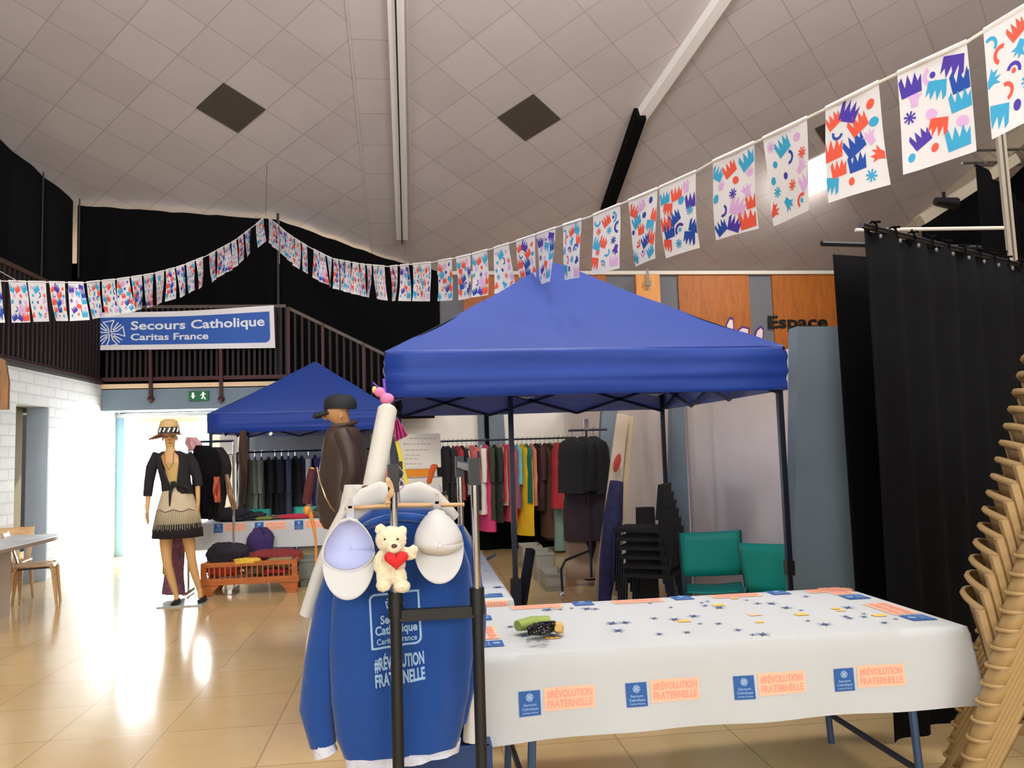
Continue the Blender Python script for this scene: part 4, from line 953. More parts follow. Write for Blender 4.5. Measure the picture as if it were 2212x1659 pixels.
# ------------------------------------------------------------------ beige stacked garden chairs, far right
def beige_chair():
    t = thing('stacking_chair', 'lowest beige plastic chair of the leaning stack at the right edge', 'chair', (0, 0, 0), 'beige plastic chairs of the leaning stack')
    W = 0.23
    def bk(u, v):           # back: curved shell from seat to top, front is +x
        y = (u-0.5)*2*(W+0.03*v); cur = 0.055*(1-(2*u-1)**2)
        x = -0.20-0.035*v-0.025*v*v-cur*(0.4+0.6*v); z = 0.42+0.43*v+0.02*(1-(2*u-1)**2)*v
        return Vector((x, y, z))
    mb = MB(); mb.grid(bk, 12, 10); mb.tube([bk(u/12, 1.0)+Vector((-0.008, 0, 0)) for u in range(13)], 0.011, 6)
    for u in (0.0, 1.0): mb.tube([bk(u, v/8)+Vector((-.014, 0, 0)) for v in range(9)], [0.020]*9, 6)
    mb.build('backrest', M_beige, t, solid=0.006, angle=60)
    mb = MB(); mb.grid(lambda u, v: Vector((-0.21+0.43*v, (u-0.5)*2*W*(1+.04*v), 0.415+0.012*v-0.02*math.sin(PI*u)*math.sin(PI*v)-0.03*max(0, v-.85)/.15)), 10, 10)
    for s in (-1, 1): mb.add([(-0.21, s*W, 0.42), (0.22, s*W*1.04, 0.432), (0.22, s*(W*1.04+.004), 0.38), (-0.21, s*(W+.004), 0.37)], [(0, 1, 2, 3)])
    mb.build('seat', M_beige, t, solid=0.006, angle=60)
    for s in (-1, 1):
        for nm, top, bot, d in (('leg', (-0.20, s*(W-.01)), (-0.42, s*(W+0.07)), -1), ('leg', (0.20, s*(W+.0)), (0.25, s*(W+0.045)), 1)):
            mb = MB()       # channel-section leg, wider at the top
            def lf(u, v):
                a = -PI*0.62+u*PI*1.24; r = 0.046-0.004*v
                x = top[0]+(bot[0]-top[0])*v; y = top[1]+(bot[1]-top[1])*v; z = 0.42*(1-v)
                ang = math.atan2(s, d*1.0)
                return Vector((x+r*math.cos(ang+a)*1.0, y+r*math.sin(ang+a), z))
            mb.grid(lf, 8, 6)
            mb.tube([lf(k/8, 1.0)+Vector((0, 0, 0.006)) for k in range(9)], 0.0055, 6)
            mb.build(nm, M_beige, t, solid=0.004, angle=60)
    return t
CH = beige_chair()
ch0 = Vector((2.61, 3.02, 0)); yaw = -0.60
ords = ['second', 'third', 'fourth', 'fifth', 'sixth', 'seventh', 'eighth', 'ninth', 'tenth', 'eleventh', 'twelfth', 'thirteenth', 'fourteenth', 'fifteenth', 'sixteenth', 'seventeenth', 'topmost']
CH.location = ch0; CH.rotation_euler = (0, 0, yaw)
for i in range(17):
    k = i+1; st = 0.021*k
    copy_tree(CH, (ch0.x+st*math.cos(yaw), ch0.y+st*math.sin(yaw), 0.0715*k), yaw, 'beige plastic chair, %s from the floor in the leaning stack at the right edge' % ords[i])

# ------------------------------------------------------------------ foreground garment rack
YU = 2.5
u1 = P(850, 1040, YU); u2 = P(1024, 1025, YU)
fr = thing('garment_rail', 'chrome and black rolling garment rail in the foreground carrying the blue sweatshirt', 'clothes rack', ((u1.x+u2.x)/2, YU, 0))
zc = P(850, 1300, YU).z
for x, zt in ((u1.x, u1.z), (u2.x, u2.z)):
    for y in (YU, 3.30):
        mb = MB(); mb.tube([(x, y, zt), (x, y, zc-0.05)], 0.0125, 14); mb.build('chrome_tube', M_chrome, fr)
        mb = MB(); mb.tube([(x, y, zc), (x, y, 0.12)], 0.018, 14); mb.tube([(x, y, zc+0.03), (x, y, zc-0.05)], 0.023, 14); mb.build('black_upright', M_blackp, fr)
        mb = MB(); mb.box((x, y, zt+0.01), (0.034, 0.05, 0.085)); mb.build('connector', M_blackp, fr, smooth=False)
    mb = MB(); mb.bar((x, YU, zt+0.02), (x, 3.30, zt+0.02), 0.024); mb.build('hanging_rail', mat('grey_metal', (70, 72, 78), .35, .8), fr)
    mb = MB(); mb.bar((x, YU-0.1, 0.11), (x, 3.4, 0.11), 0.03); mb.build('base_bar', M_blackp, fr)
    for y in (YU-0.08, 3.38):
        mb = MB(); mb.ell((x, y, 0.045), (0.018, 0.045, 0.045), 12, 8); mb.build('caster', M_blackp, fr)
zb_ = P(945, 1325, YU).z
mb = MB(); mb.bar((u1.x, YU, zb_), (u2.x, YU, zb_), 0.026, 0.034); mb.build('cross_bar', M_blackp, fr, smooth=False)
mb = MB(); mb.bar((u1.x, 3.3, 0.2), (u2.x, 3.3, 0.2), 0.026); mb.bar((u1.x, YU, 0.2), (u2.x, YU, 0.2), 0.026, 0.03); mb.build('cross_bar', M_blackp, fr, smooth=False)

# blue sweatshirt hanging from the front of the rail
YS = 2.66
def interp(K, y):
    for i in range(len(K)-1):
        if y <= K[i+1][0]:
            t = max(0, (y-K[i][0])/(K[i+1][0]-K[i][0])); t = t*t*(3-2*t)*0.5+t*0.5
            return [a+(b-a)*t for a, b in zip(K[i][1:], K[i+1][1:])]
    return list(K[-1][1:])
def cloth_body(K, Y, depth, seed, slant=0.0, amp=0.012, n=36, m=40, yoff=0.0, y0=None, y1=None, grow=0.0):
    ys0 = y0 or K[0][0]; ys1 = y1 or K[-1][0]; rings = []
    for i in range(m+1):
        t = i/m; py = ys0+(ys1-ys0)*t; l, r = interp(K, py); l -= grow; r += grow; ringp = []
        for k in range(n):
            a = 2*PI*k/n; ux = math.cos(a); s = math.sin(a)
            px = (l+r)/2+(r-l)/2*ux; pyy = py+slant*ux*t
            q = P(px, pyy, Y)
            d = depth*(abs(s)**0.7)*math.copysign(1, s)
            fold = amp*1.7*(noise.noise(Vector((ux*2.5+seed, t*1.2, seed)))+0.6*noise.noise(Vector((ux*6+seed, t*2.0, seed+3)))+0.3*math.sin(ux*14+t*5+seed)*t)*min(1, t*6)*abs(s)
            q.y = Y-d+yoff-fold; ringp.append(q)
        rings.append(ringp)
    return rings
KB = [(1100, 800, 945), (1125, 766, 972), (1165, 742, 998), (1230, 727, 1016), (1300, 716, 1024), (1400, 711, 1024), (1500, 716, 1014), (1570, 724, 1002), (1618, 742, 990)]
sw = thing('blue_sweatshirt', 'blue fleece sweatshirt with white logo print hanging at the front of the rail', 'sweatshirt', (P(870, 1100, YS).x, YS, P(870, 1620, YS).z))
mb = MB(); mb.loft(cloth_body(KB, YS, 0.075, 3, slant=-14), cap=True); swb = mb.build('body', M_shirt, sw, angle=80)
mb = MB(); K2 = [(1595, 738, 996), (1640, 748, 992)]; mb.loft(cloth_body(K2, YS, 0.06, 5, slant=-20, m=6)); mb.build('fleece_lining', M_fleece, sw, label='white fleece lining below the hem')
def px_tube(pts, Y, rs, seg=14, dy=None):
    return [P(x, y, Y+(dy[i] if dy else 0)) for i, (x, y) in enumerate(pts)], [r*Y/1700 for r in rs]
p, r = px_tube([(764, 1135), (742, 1200), (712, 1310), (692, 1430), (684, 1530), (698, 1608)], YS+0.02, [20, 27, 31, 33, 36, 27])
mb = MB(); mb.tube(p, r, 18, flat=0.8)
for i, q in enumerate(mb.v): q.y += 0.010*noise.noise(q*9)
mb.build('sleeve', M_shirt, sw, angle=80)
p, r = px_tube([(692, 1590), (704, 1628)], YS+0.02, [22, 25]); mb = MB(); mb.tube(p, r, 14); mb.build('cuff_lining', M_fleece, sw)
p, r = px_tube([(980, 1140), (1012, 1220), (1026, 1320), (1024, 1390), (1006, 1480), (992, 1560)], YS+0.06, [20, 24, 25, 24, 20, 16])
mb = MB(); mb.tube(p, r, 18, flat=0.8); mb.build('sleeve', M_shirt, sw, angle=80)
# collar opening
cc = P(866, 1108, YS-0.02); mb = MB(); mb.tube([cc+Vector((0.11*math.cos(a_), 0.05*math.sin(a_)-0.03, -0.02-0.028*math.cos(a_*2)*0.5)) for a_ in [2*PI*k/16 for k in range(17)]], 0.014, 8); mb.build('collar', M_shirt, sw)
# print: a frame that follows the front of the body
def front(px, py, off=0.003):
    t = (py-1100)/(1618-1100); l, r = interp(KB, py); ux = (px-(l+r)/2)/((r-l)/2)*0.995; ux = max(-.98, min(.98, ux)); s = math.sqrt(1-ux*ux)
    q = P(px, py-14*ux*t*-1 if False else py+(-14)*ux*t, YS)
    fold = 0.012*1.7*(noise.noise(Vector((ux*2.5+3, t*1.2, 3)))+0.6*noise.noise(Vector((ux*6+3, t*2.0, 6)))+0.3*math.sin(ux*14+t*5+3)*t)*min(1, t*6)*s
    q.y = YS-0.075*s**0.7-fold-off; return q
mb = MB()
def fp(x, y):      # print plane: x 0..110 right, y 0..235 up, sheared like the photo
    return front(803+x*1.0+(y-0)*(-0.06)+8, 1478-y-x*0.085, 0.004)
box_ = rrect(2, 92, 104, 202, 12, (0, 1, 0, 1), 4)
dense = []
for i in range(len(box_)):
    a, b = Vector(box_[i]), Vector(box_[(i+1) % len(box_)]); k = max(1, int((b-a).length/8))
    dense += [tuple(a.lerp(b, j/k)) for j in range(k)]
outline(mb, dense, fp, 4.5, 0)
cross_emblem(mb, fp, 53, 182, 17, 2.6, 0)
put_txt(mb, 'Secours', fp, 22, 141, 62, 17, 0, 0.03); put_txt(mb, 'Catholique', fp, 10, 119, 88, 18, 0, 0.03); put_txt(mb, 'Caritas France', fp, 12, 99, 84, 12, 0, 0.02)
put_txt(mb, '#RÉVOLUTION', fp, 4, 46, 104, 26, 0, 0.035); put_txt(mb, 'FRATERNELLE', fp, 4, 12, 104, 26, 0, 0.035)
mb.build('printed_logo', mat('shirt_print', (150, 182, 214), 0.8), swb, smooth=False, label='pale blue printed frame, cross and lettering')
# wooden hanger
hg = thing('coat_hanger', 'wooden clip hanger holding the blue sweatshirt and the two white caps', 'hanger', P(870, 1095, YS-0.04))
a = P(745, 1098, YS-0.05); b = P(1003, 1090, YS-0.05); m_ = P(870, 1092, YS-0.05)
mb = MB(); mb.tube([a, m_, b], [0.009, 0.013, 0.009], 10, flat=0.7); mb.build('bar', M_wood, hg)
mb = MB(); h0 = P(862, 1090, YS-0.05); mb.tube([h0, h0+Vector((0, 0.0, 0.07)), h0+Vector((.02, 0, .10)), h0+Vector((0, 0, .125)), h0+Vector((-.02, 0, 0.10))], 0.003, 6); mb.build('hook', M_chrome, hg)
for px, py in ((757, 1108), (944, 1098)):
    c = P(px, py, YS-0.09); mb = MB(); mb.box(c, (0.024, 0.02, 0.045)); mb.box(c-Vector((0, 0.002, -0.03)), (0.012, 0.016, 0.03)); clp = mb.build('clip', M_chrome, hg, smooth=False)
    mb = MB(); mb.box(c-Vector((0, 0.006, 0.022)), (0.026, 0.024, 0.012)); mb.build('clip_pad', M_blackp, clp, smooth=False)

# white caps
M_cap = mat('cap_white', (206, 205, 204), 0.85, bump=0.1, bscale=200); M_capin = mat('cap_lining', (196, 201, 232), 0.9)  # second colour: bluish shade inside the white cap, painted in
def cap(label, cx, cy, top, bot_crown, bot_brim, halfw, inside, Y, lean=0):
    c = P(cx, cy, Y); px = Y/1700.0
    t = thing('baseball_cap', label, 'cap', (c.x, Y, c.z)); hw = halfw*px; sgn = 1 if inside else -1
    def R(q): return q
    def crown(u, v):
        a = u*2*PI; h = v*PI/2; rr_ = math.cos(h)
        up = math.sin(a); rz = (cy-top)*px if up > 0 else (bot_crown-cy)*px
        # egg outline, narrower at the clip
        nar = 1-0.30*max(0, up)**2
        return Vector((c.x+hw*math.cos(a)*rr_*nar+lean*px*up, Y+sgn*0.085*math.sin(h), c.z+rz*up*rr_))
    mb = MB(); mb.grid(crown, 28, 10); mb.build('crown', M_cap if not inside else M_capin, t, solid=0.003, angle=80)
    if inside:
        mb = MB(); mb.grid(lambda u, v: crown(u, 0.0+v*0.13)+Vector((0, -0.004, 0)), 28, 2); mb.build('sweatband', M_cap, t, solid=0.004)
    # brim: curved crescent below the crown
    def brim(u, v):
        a = PI+PI*u if False else PI*(1+u)
        ix = c.x+hw*math.cos(a)*0.99; iz = c.z+(bot_crown-cy)*px*math.sin(a)
        ox = c.x+hw*1.03*math.cos(a); oz = c.z+(bot_brim-cy)*px*(abs(math.sin(a))**0.8)*-1
        s = math.sin(PI*u)
        return Vector((ix+(ox-ix)*v, Y-0.004-(0.03 if inside else 0.035)*v*s+0.03*(1-s)*0.6, iz+(oz-iz)*v))
    mb = MB(); mb.grid(brim, 28, 8); mb.build('brim', M_cap, t, solid=0.004, angle=80)
    if not inside:
        mb = MB()
        for k in range(6):
            u = (k+0.5)/6; mb.tube([crown(u, v/8)+Vector((0, -.001, 0)) for v in range(9)], 0.0012, 4)
        mb.ell(crown(0, 1)+Vector((0, -.003, 0)), (0.007, 0.004, 0.007), 10, 6); mb.build('stitching', mat('cap_stitch', (216, 214, 214), .9), t)
    mb = MB(); mb.tube([crown(0.18, 0), P(cx+lean, top-2, Y-0.01), crown(0.32, 0)], 0.005, 6); mb.build('back_strap', M_cap, t)
cap('white baseball cap clipped left of the teddy bear, showing its inside', 753, 1195, 1122, 1232, 1287, 53, True, 2.46, 2)
cap('white baseball cap clipped right of the teddy bear, showing its outside', 948, 1172, 1104, 1196, 1254, 51, False, 2.50, -4)

# teddy bear
YT = 2.44; k_ = YT/1700.0
tb_ = thing('teddy_bear', 'cream plush teddy bear holding a red heart in front of the rail pole', 'plush toy', P(852, 1270, YT))
mb = MB()
def be(px, py, rx, rz, dy=0, ry=None, R=None): mb.ell(P(px, py, YT)+Vector((0, dy, 0)), (rx*k_, (ry or rx)*k_, rz*k_), 20, 14, 0, R)
be(845, 1164, 32, 27, -0.02); be(852, 1178, 15, 12, -0.062); be(822, 1143, 11, 11, -.01, 7); be(868, 1147, 11, 11, -.01, 7)
be(846, 1215, 29, 35, 0); be(822, 1212, 13, 24, -0.025, None, Matrix.Rotation(0.15, 3, 'Y')); be(832, 1243, 17, 25, -0.03); be(830, 1258, 15, 13, -0.05); be(862, 1243, 16, 24, -0.03); be(869, 1260, 17, 13, -0.05)
be(880, 1193, 20, 12, -0.03, 11, Matrix.Rotation(0.35, 3, 'Y')); be(893, 1184, 9, 9, -0.035)
o = mb.build('body', M_bear, tb_)
rm = o.modifiers.new('r', 'REMESH'); rm.mode = 'VOXEL'; rm.voxel_size = 0.0032; rm.use_smooth_shade = True
tx = D.textures.new('fluff', 'CLOUDS'); tx.noise_scale = 0.006
dm = o.modifiers.new('d', 'DISPLACE'); dm.texture = tx; dm.strength = 0.006; dm.mid_level = 0.4
mb = MB(); hc = P(857, 1202, YT)
hp = []
for i in range(24):
    t = 2*PI*i/24; hp.append((16*math.sin(t)**3/16, (13*math.cos(t)-5*math.cos(2*t)-2*math.cos(3*t)-math.cos(4*t))/16))
rings = []
for s, dy in ((0.05, 0.020), (0.7, 0.016), (0.95, 0.008), (1.0, 0), (0.95, -0.008), (0.7, -0.016), (0.05, -0.020)):
    rings.append([hc+Vector((p_[0]*s*25*k_, dy-0.066, (p_[1]*s*22)*k_)) for p_ in hp])
mb.loft(rings[::-1]); mb.build('heart', M_red, tb_, label='bright red plush heart')
mb = MB(); mb.ell(P(853, 1173, YT)+Vector((0, -0.080, 0)), (6.5*k_, 0.006, 5*k_), 12, 8); mb.build('nose', M_brown, tb_)
for px in (833, 860):
    mb = MB(); mb.ell(P(px, 1160, YT)+Vector((0, -0.062, 0)), (0.0035, 0.003, 0.0035), 10, 6); mb.build('eye', M_blackp, tb_)

# white garments behind the blue sweatshirt
KW = [(1048, 744, 790), (1085, 736, 840), (1140, 722, 880), (1220, 700, 900), (1300, 678, 900), (1400, 660, 880), (1440, 656, 870), (1482, 668, 860)]
ws = thing('white_shirt', 'long white shirt hanging on the rail behind the blue sweatshirt', 'shirt', P(760, 1480, 2.9))
mb = MB(); mb.loft(cloth_body(KW, 2.92, 0.05, 9, amp=0.02)); mb.build('body', M_wcotton, ws, angle=80)
p, r = px_tube([(758, 1075), (722, 1150), (690, 1240), (664, 1328)], 2.86, [16, 22, 25, 27]); mb = MB(); mb.tube(p, r, 14, flat=.6); mb.build('sleeve', M_wcotton, ws, angle=60)
mb = MB(); pts = [(762, 1092), (790, 1075), (822, 1066), (862, 1070), (905, 1064), (938, 1076), (965, 1098), (985, 1120)]
p, r = px_tube(pts, 2.80, [10, 15, 17, 15, 17, 15, 10, 7]); mb.tube(p, r, 14, flat=1.4)
for q in mb.v: q += Vector((0, 0, 0.012*noise.noise(q*22)))
tag(mb.build('white_scarf', M_wcotton, None, angle=80), 'crumpled white cloth lying over the wooden hanger', 'scarf')
KW2 = [(1380, 985, 1036), (1430, 1000, 1040), (1520, 1005, 1042), (1600, 1000, 1040)]
mb = MB(); mb.loft(cloth_body(KW2, 2.80, .03, 14, amp=.015, n=20, m=14)); mb.build('hem_corner', M_wcotton, ws, angle=80)
# white roll with a brown tie
ro_ = thing('paper_roll', 'tall white roll with a brown tie leaning above the left cap', 'roll', P(805, 1085, 2.85))
a = P(838, 878, 2.98); b = P(800, 1085, 2.85)
mb = MB(); mb.tube([b, b.lerp(a, 0.02), b.lerp(a, 0.97), a], [0.030, 0.038, 0.036, 0.026], 20); mb.build('roll', mat('roll_white', (206, 202, 190), .8), ro_)
c = b.lerp(a, 0.12); d = (a-b).normalized(); mb = MB(); mb.tube([c-d*0.004, c+d*0.004], 0.0395, 20); mb.build('tie', M_brown, ro_)
# twisted fabric strip round the connector
mb = MB(); p = [P(842-5*math.cos(i*.5), 1032+i*4, 2.462-.004*math.sin(i*.9)) for i in range(15)]; mb.tube(p, [.006+.004*abs(math.sin(i*.55)) for i in range(15)], 8, flat=.6)
tag(mb.build('ribbon', mat('ribbon_print', (196, 160, 120), .8, var=.6, vscale=60)), 'beige patterned ribbon knotted round the top of the rail pole', 'ribbon')
mb = MB(); p = [P(864+9*math.sin(i*.4), 1034+i*3, 2.455) for i in range(9)]; mb.tube(p, .006, 8, flat=.5); tag(mb.build('ribbon', mat('ribbon_lilac', (190, 160, 196), .8)), 'lilac ribbon loop at the right of the rail pole top', 'ribbon')

# plush bird and strips on the canopy leg
YK = 4.64; kk = YK/1700
bird = thing('plush_bird', 'pink plush bird with a yellow beak hanging at the canopy corner', 'plush toy', P(830, 870, YK))
M_pink = mat('pink_plush', (226, 130, 176), .95, bump=.6, bscale=120); M_yel = mat('yellow_plush', (236, 206, 120), .9)
mb = MB(); mb.ell(P(836, 862, YK), (15*kk, 15*kk, 13*kk), 16, 10); mb.ell(P(820, 847, YK), (12*kk, 11*kk, 11*kk), 16, 10); mb.tube([P(822, 850, YK), P(834, 858, YK)], 8*kk, 10); mb.build('body', M_pink, bird)
mb = MB(); mb.ell(P(809, 842, YK), (5*kk, 4*kk, 8*kk), 10, 8); mb.build('beak', M_yel, bird)
mb = MB(); mb.tube([P(838, 872, YK-.05), P(846, 886, YK-.05)], [4*kk, 3*kk], 8); mb.build('leg', M_yel, bird)
mb = MB(); mb.tube([P(806, 826, YK), P(822, 842, YK)], 1.6*kk, 6); mb.tube([P(829, 818, YK), P(832, 850, YK)], 3*kk, 6); mb.build('ribbon', mat('purple_ribbon', (120, 70, 190), .7), bird)
mb = MB(); mb.tube([P(838, 884, YK-.04), P(836, 902, YK-.04)], 6*kk, 8); mb.build('foot', mat('tag_yellow', (216, 160, 30), .7), bird)
def strip(name, label, cat, pts, rs, c, print_=False):
    mb = MB(); mb.tube([P(x, y, YK) for x, y in pts], [r*kk for r in rs], 8, flat=.5); tag(mb.build(name, gm(c, print_)), label, cat, None)
strip('hanging_scarf', 'dark red scarf hanging left of the canopy leg', 'scarf', [(832, 905), (828, 960), (825, 1010), (828, 1030)], [4, 8, 8, 3], (168, 54, 58), True)
strip('hanging_scarf', 'coral strap crossing from the red scarf down to the rail top', 'strap', [(824, 975), (832, 1000), (838, 1030)], [2.5, 2.5, 2.5], (216, 96, 76))
strip('hanging_scarf', 'thin pink strap hanging left of the red scarf', 'strap', [(828, 900), (822, 970), (820, 1010)], [2, 2.5, 2], (210, 70, 110))
strip('yellow_stick', 'thin yellow stick slanting down beside the canopy leg', 'stick', [(853, 938), (866, 990), (880, 1058)], [3, 4.5, 4.5], (206, 190, 60))
mb = MB(); mb.grid(lambda u, v: P(850+(8+20*v)*u+3*v, 908+46*v*(1-0.15*u)-6*u, YK-0.02)+Vector((0, 0.02*math.sin(u*20+v*4), 0)), 16, 8)
tag(mb.build('pink_cloth', mat('magenta_net', (190, 66, 130), .8), solid=.003), 'small magenta pennant cloth tied to the canopy leg', 'cloth')
mb = MB()
for k in range(16):
    a_ = k*2.4; mb.tube([P(858, 880, 4.66), P(858+12*math.cos(a_), 880+14*math.sin(a_), 4.6+.05*math.sin(k))], [.008, .003], 5)
tag(mb.build('black_bow', M_black2), 'spiky black bow at the front left corner joint of the canopy', 'bow')

# sign board, boxes and trinkets on the side tables
YG = 6.4
sg = thing('paper_sign', 'handwritten white paper sign above an orange strip', 'sign', P(910, 1015, YG))
a = P(862, 1012, YG); b = P(951, 936, YG)
mb = MB(); mb.box(((a.x+b.x)/2, YG, (a.z+b.z)/2), (b.x-a.x, 0.01, b.z-a.z)); mb.build('paper', mat('paper', (236, 226, 206), .8), sg, smooth=False)
mb = MB(); rw = random.Random(3)
for j, (y, xa, xb) in enumerate(((947, 885, 942), (959, 872, 928), (972, 874, 918), (983, 874, 900), (991, 874, 896), (1002, 874, 912))):
    x = xa
    while x < xb:
        ln = rw.uniform(4, 11); q = [P(x+ln*i/6, y+1.6*math.sin(i*2.6+x), YG-0.008) for i in range(7)]; mb.tube(q, 0.0016, 4, cap=False); x += ln+3
mb.build('handwriting', mat('pen_mauve', (176, 160, 176), .8), sg)
def pbox(name, label, cat, x0, y0, x1, y1, Y, d, m, parent=None):
    a = P(x0, y1, Y); b = P(x1, y0, Y); mb = MB(); mb.box(((a.x+b.x)/2, Y+d/2, (a.z+b.z)/2), (b.x-a.x, d, b.z-a.z)); o = mb.build(name, m, parent, smooth=False)
    if parent is None: tag(o, label, cat)
    return o
pbox('orange_strip', 'flat orange strip under the handwritten sign', 'strip', 868, 1012, 938, 1031, YG+0.02, 0.02, mat('strip_orange', (240, 150, 20), .7))
pbox('white_box', 'white carton under the orange strip on the side table', 'box', 876, 1031, 955, 1092, YG-0.05, 0.25, mat('paper', (236, 226, 206), .8))
pbox('khaki_box', 'khaki box at the right end of the trinkets on the side table', 'box', 900, 1072, 968, 1128, 5.7, 0.3, mat('khaki', (158, 150, 104), .8))
mb = MB(); gr = [P(938, 1008, 6.1), P(932, 1022, 6.1), P(927, 1040, 6.1)]; mb.tube(gr, [.02, .022, .018], 8); mb.ell(P(938, 1008, 6.1), (.03, .02, .02), 10, 8); mb.ell(P(927, 1040, 6.1), (.02, .02, .02), 10, 8)
tag(mb.build('orange_toy', mat('toy_orange', (226, 96, 30), .8)), 'small orange plush toy in front of the orange strip', 'plush toy')
mb = MB(); p = [P(892, 1088, 5.2), P(905, 1080, 5.2), P(925, 1082, 5.2), P(965, 1062, 5.2)]; mb.tube(p, .012, 8); mb.ell(P(893, 1078, 5.2), (.03, .03, .035), 10, 8); tag(mb.build('black_bag', M_blackp), 'small black handle bag among the trinkets behind the right cap', 'bag')
mb = MB(); p = [P(908, 1050, 5.4), P(912, 1062, 5.4), P(918, 1074, 5.4)]; mb.tube(p, [.014, .024, .02], 8); mb.ell(P(907, 1047, 5.4), (.018, .018, .02), 8, 6); tag(mb.build('figurine', mat('figurine_brown', (120, 84, 62), .7)), 'small brown figurine among the trinkets', 'figurine')
mb = MB(); mb.ell(P(935, 1066, 5.5), (.055, .05, .045), 14, 10); mb.ell(P(944, 1056, 5.5), (.03, .03, .03), 10, 8); tag(mb.build('white_plush', M_wcotton), 'white rounded plush beside the brown figurine', 'plush toy')
# small pouch of glasses on the front table
po = thing('pouch', 'green and black sequinned pouch lying on the front table', 'pouch', G(1165, 1357, 0.765))
c = G(1165, 1362, 0.765)
mb = MB(); mb.tube([G(1118, 1352, .80), G(1150, 1346, .80), G(1185, 1342, .80)], [.028, .036, .03], 12, flat=.8); mb.build('green_case', mat('green_case', (140, 160, 74), .6, var=.2), po)
mb = MB(); mb.tube([G(1140, 1364, .79), G(1170, 1358, .80), G(1195, 1352, .79)], [.02, .036, .028], 10, flat=.8)
rr9 = random.Random(9)
for i in range(24): mb.ell(G(rr9.uniform(1142, 1200), rr9.uniform(1346, 1370), .81), (.012, .012, .007), 8, 5)
mb.build('sequins', mat('sequin_black', (20, 18, 14), .2, .4), po)
mb = MB(); mb.ell(G(1206, 1356, .79), (.025, .022, .025), 10, 8); mb.tube([G(1206, 1356, .8), G(1215, 1366, .775)], [.018, .006], 8); mb.build('tan_knot', mat('tan_knot', (206, 170, 100), .8), po)
# blue crate under the rail
mb = MB(); cx, cy = -0.02, 3.0
mb.box((0.08, 2.95, 0.42), (0.34, 0.02, 0.12)); mb.box((0.08, 3.3, 0.42), (0.34, 0.02, 0.12)); mb.box((-0.09, 3.12, .42), (.02, .35, .12)); mb.box((.25, 3.12, .42), (.02, .35, .12)); mb.box((.08, 3.12, .36), (.34, .35, .02)); mb.box((.08, 3.12, .18), (.3, .3, .34))
tag(mb.build('blue_crate', mat('crate_blue', (30, 60, 110), .5), smooth=False), 'dark blue crate under the foreground rail', 'crate')
mb = MB(); a = P(890, 1625, 2.8); b = P(900, 1700, 2.8); mb.tube([a, b], 0.012, 8); c2 = P(835, 1625, 2.8); mb.tube([c2, c2-Vector((0, 0, .3))], .014, 8)
tag(mb.build('hanging_straps', mat('strap_navy', (36, 48, 96), .7)), 'navy straps hanging below the blue sweatshirt', 'straps')

# ------------------------------------------------------------------ mannequins
def hand(nodes, edges, w, d, side, s=1.0, curl=0.3, idx=None):
    """palm and five fingers from wrist node idx; d = down direction, side = across the palm"""
    d = Vector(d).normalized(); side = Vector(side).normalized(); nrm = d.cross(side); w = Vector(w)
    pm = w+d*0.045*s; nodes.append((pm, (0.024*s, 0.013*s))); ip = len(nodes)-1; edges.append((idx, ip))
    for k in range(4):
        L = (0.066, 0.076, 0.072, 0.056)[k]*s; o = side*(k-1.5)*0.019*s
        b = w+d*0.088*s+o; nodes.append((b, 0.0085*s)); i0 = len(nodes)-1; edges.append((ip, i0))
        m1 = b+d*L*.5+nrm*curl*L*.15; nodes.append((m1, 0.0078*s)); edges.append((i0, i0+1))
        m2 = b+d*L*.95+nrm*curl*L*.5; nodes.append((m2, 0.006*s)); edges.append((i0+1, i0+2))
    b = w+d*0.03*s-side*0.034*s; nodes.append((b, 0.010*s)); i0 = len(nodes)-1; edges.append((ip, i0))
    nodes.append((b+d*0.035*s-side*0.016*s, 0.009*s)); edges.append((i0, i0+1)); nodes.append((b+d*0.062*s-side*0.018*s, 0.007*s)); edges.append((i0+1, i0+2))
Yf = 8.97
def FP(x, y, dy=0.0): return P(x, y, Yf)+Vector((0, dy, 0))
mf = thing('mannequin', 'female shop mannequin in black cardigan, fringed cream skirt and straw hat by the bright doorway', 'mannequin', (FP(404, 1305).x, Yf, 0))
N = [(FP(384, 1098), (.13, .10)), (FP(381, 1052), (.105, .085)), (FP(377, 1010), (.13, .10)), (FP(372, 990), (.10, .06)), (FP(369, 974), (.05, .05)), (FP(368, 966), (.042, .045)),
     (FP(368, 952, -.01), (.070, .080)), (FP(367, 934, 0), (.080, .088)), (FP(366, 918), (.05, .06)), (FP(373, 955, -.05), (.028, .03)),
     (FP(342, 986), .036), (FP(322, 1036, .02), .036), (FP(320, 1100, -.03), .022),
     (FP(400, 986), .036), (FP(424, 1030, .04), .036), (FP(428, 1085, 0), .022),
     (FP(366, 1120), .085), (FP(358, 1165), .075), (FP(362, 1215, -.02), .050), (FP(368, 1245, .01), .048), (FP(380, 1290, .03), .028), (FP(384, 1300, -.06), .03), (FP(386, 1307, -.14), .022),
     (FP(400, 1120), .085), (FP(406, 1160, .03), .075), (FP(411, 1208, .04), .050), (FP(416, 1238, .07), .048), (FP(426, 1280, .10), .028), (FP(432, 1292, .02), .03), (FP(438, 1300, -.05), .022)]
E_ = [(0, 1), (1, 2), (2, 3), (3, 4), (4, 5), (5, 6), (6, 7), (7, 8), (6, 9), (3, 10), (10, 11), (11, 12), (3, 13), (13, 14), (14, 15), (0, 16), (16, 17), (17, 18), (18, 19), (19, 20), (20, 21), (21, 22), (0, 23), (23, 24), (24, 25), (25, 26), (26, 27), (27, 28), (28, 29)]
hand(N, E_, N[12][0], (0.05, -.1, -1), (0, 1, 0), 1.0, .3, 12); hand(N, E_, N[15][0], (0.02, -.1, -1), (0, 1, 0), 1.0, .3, 15)
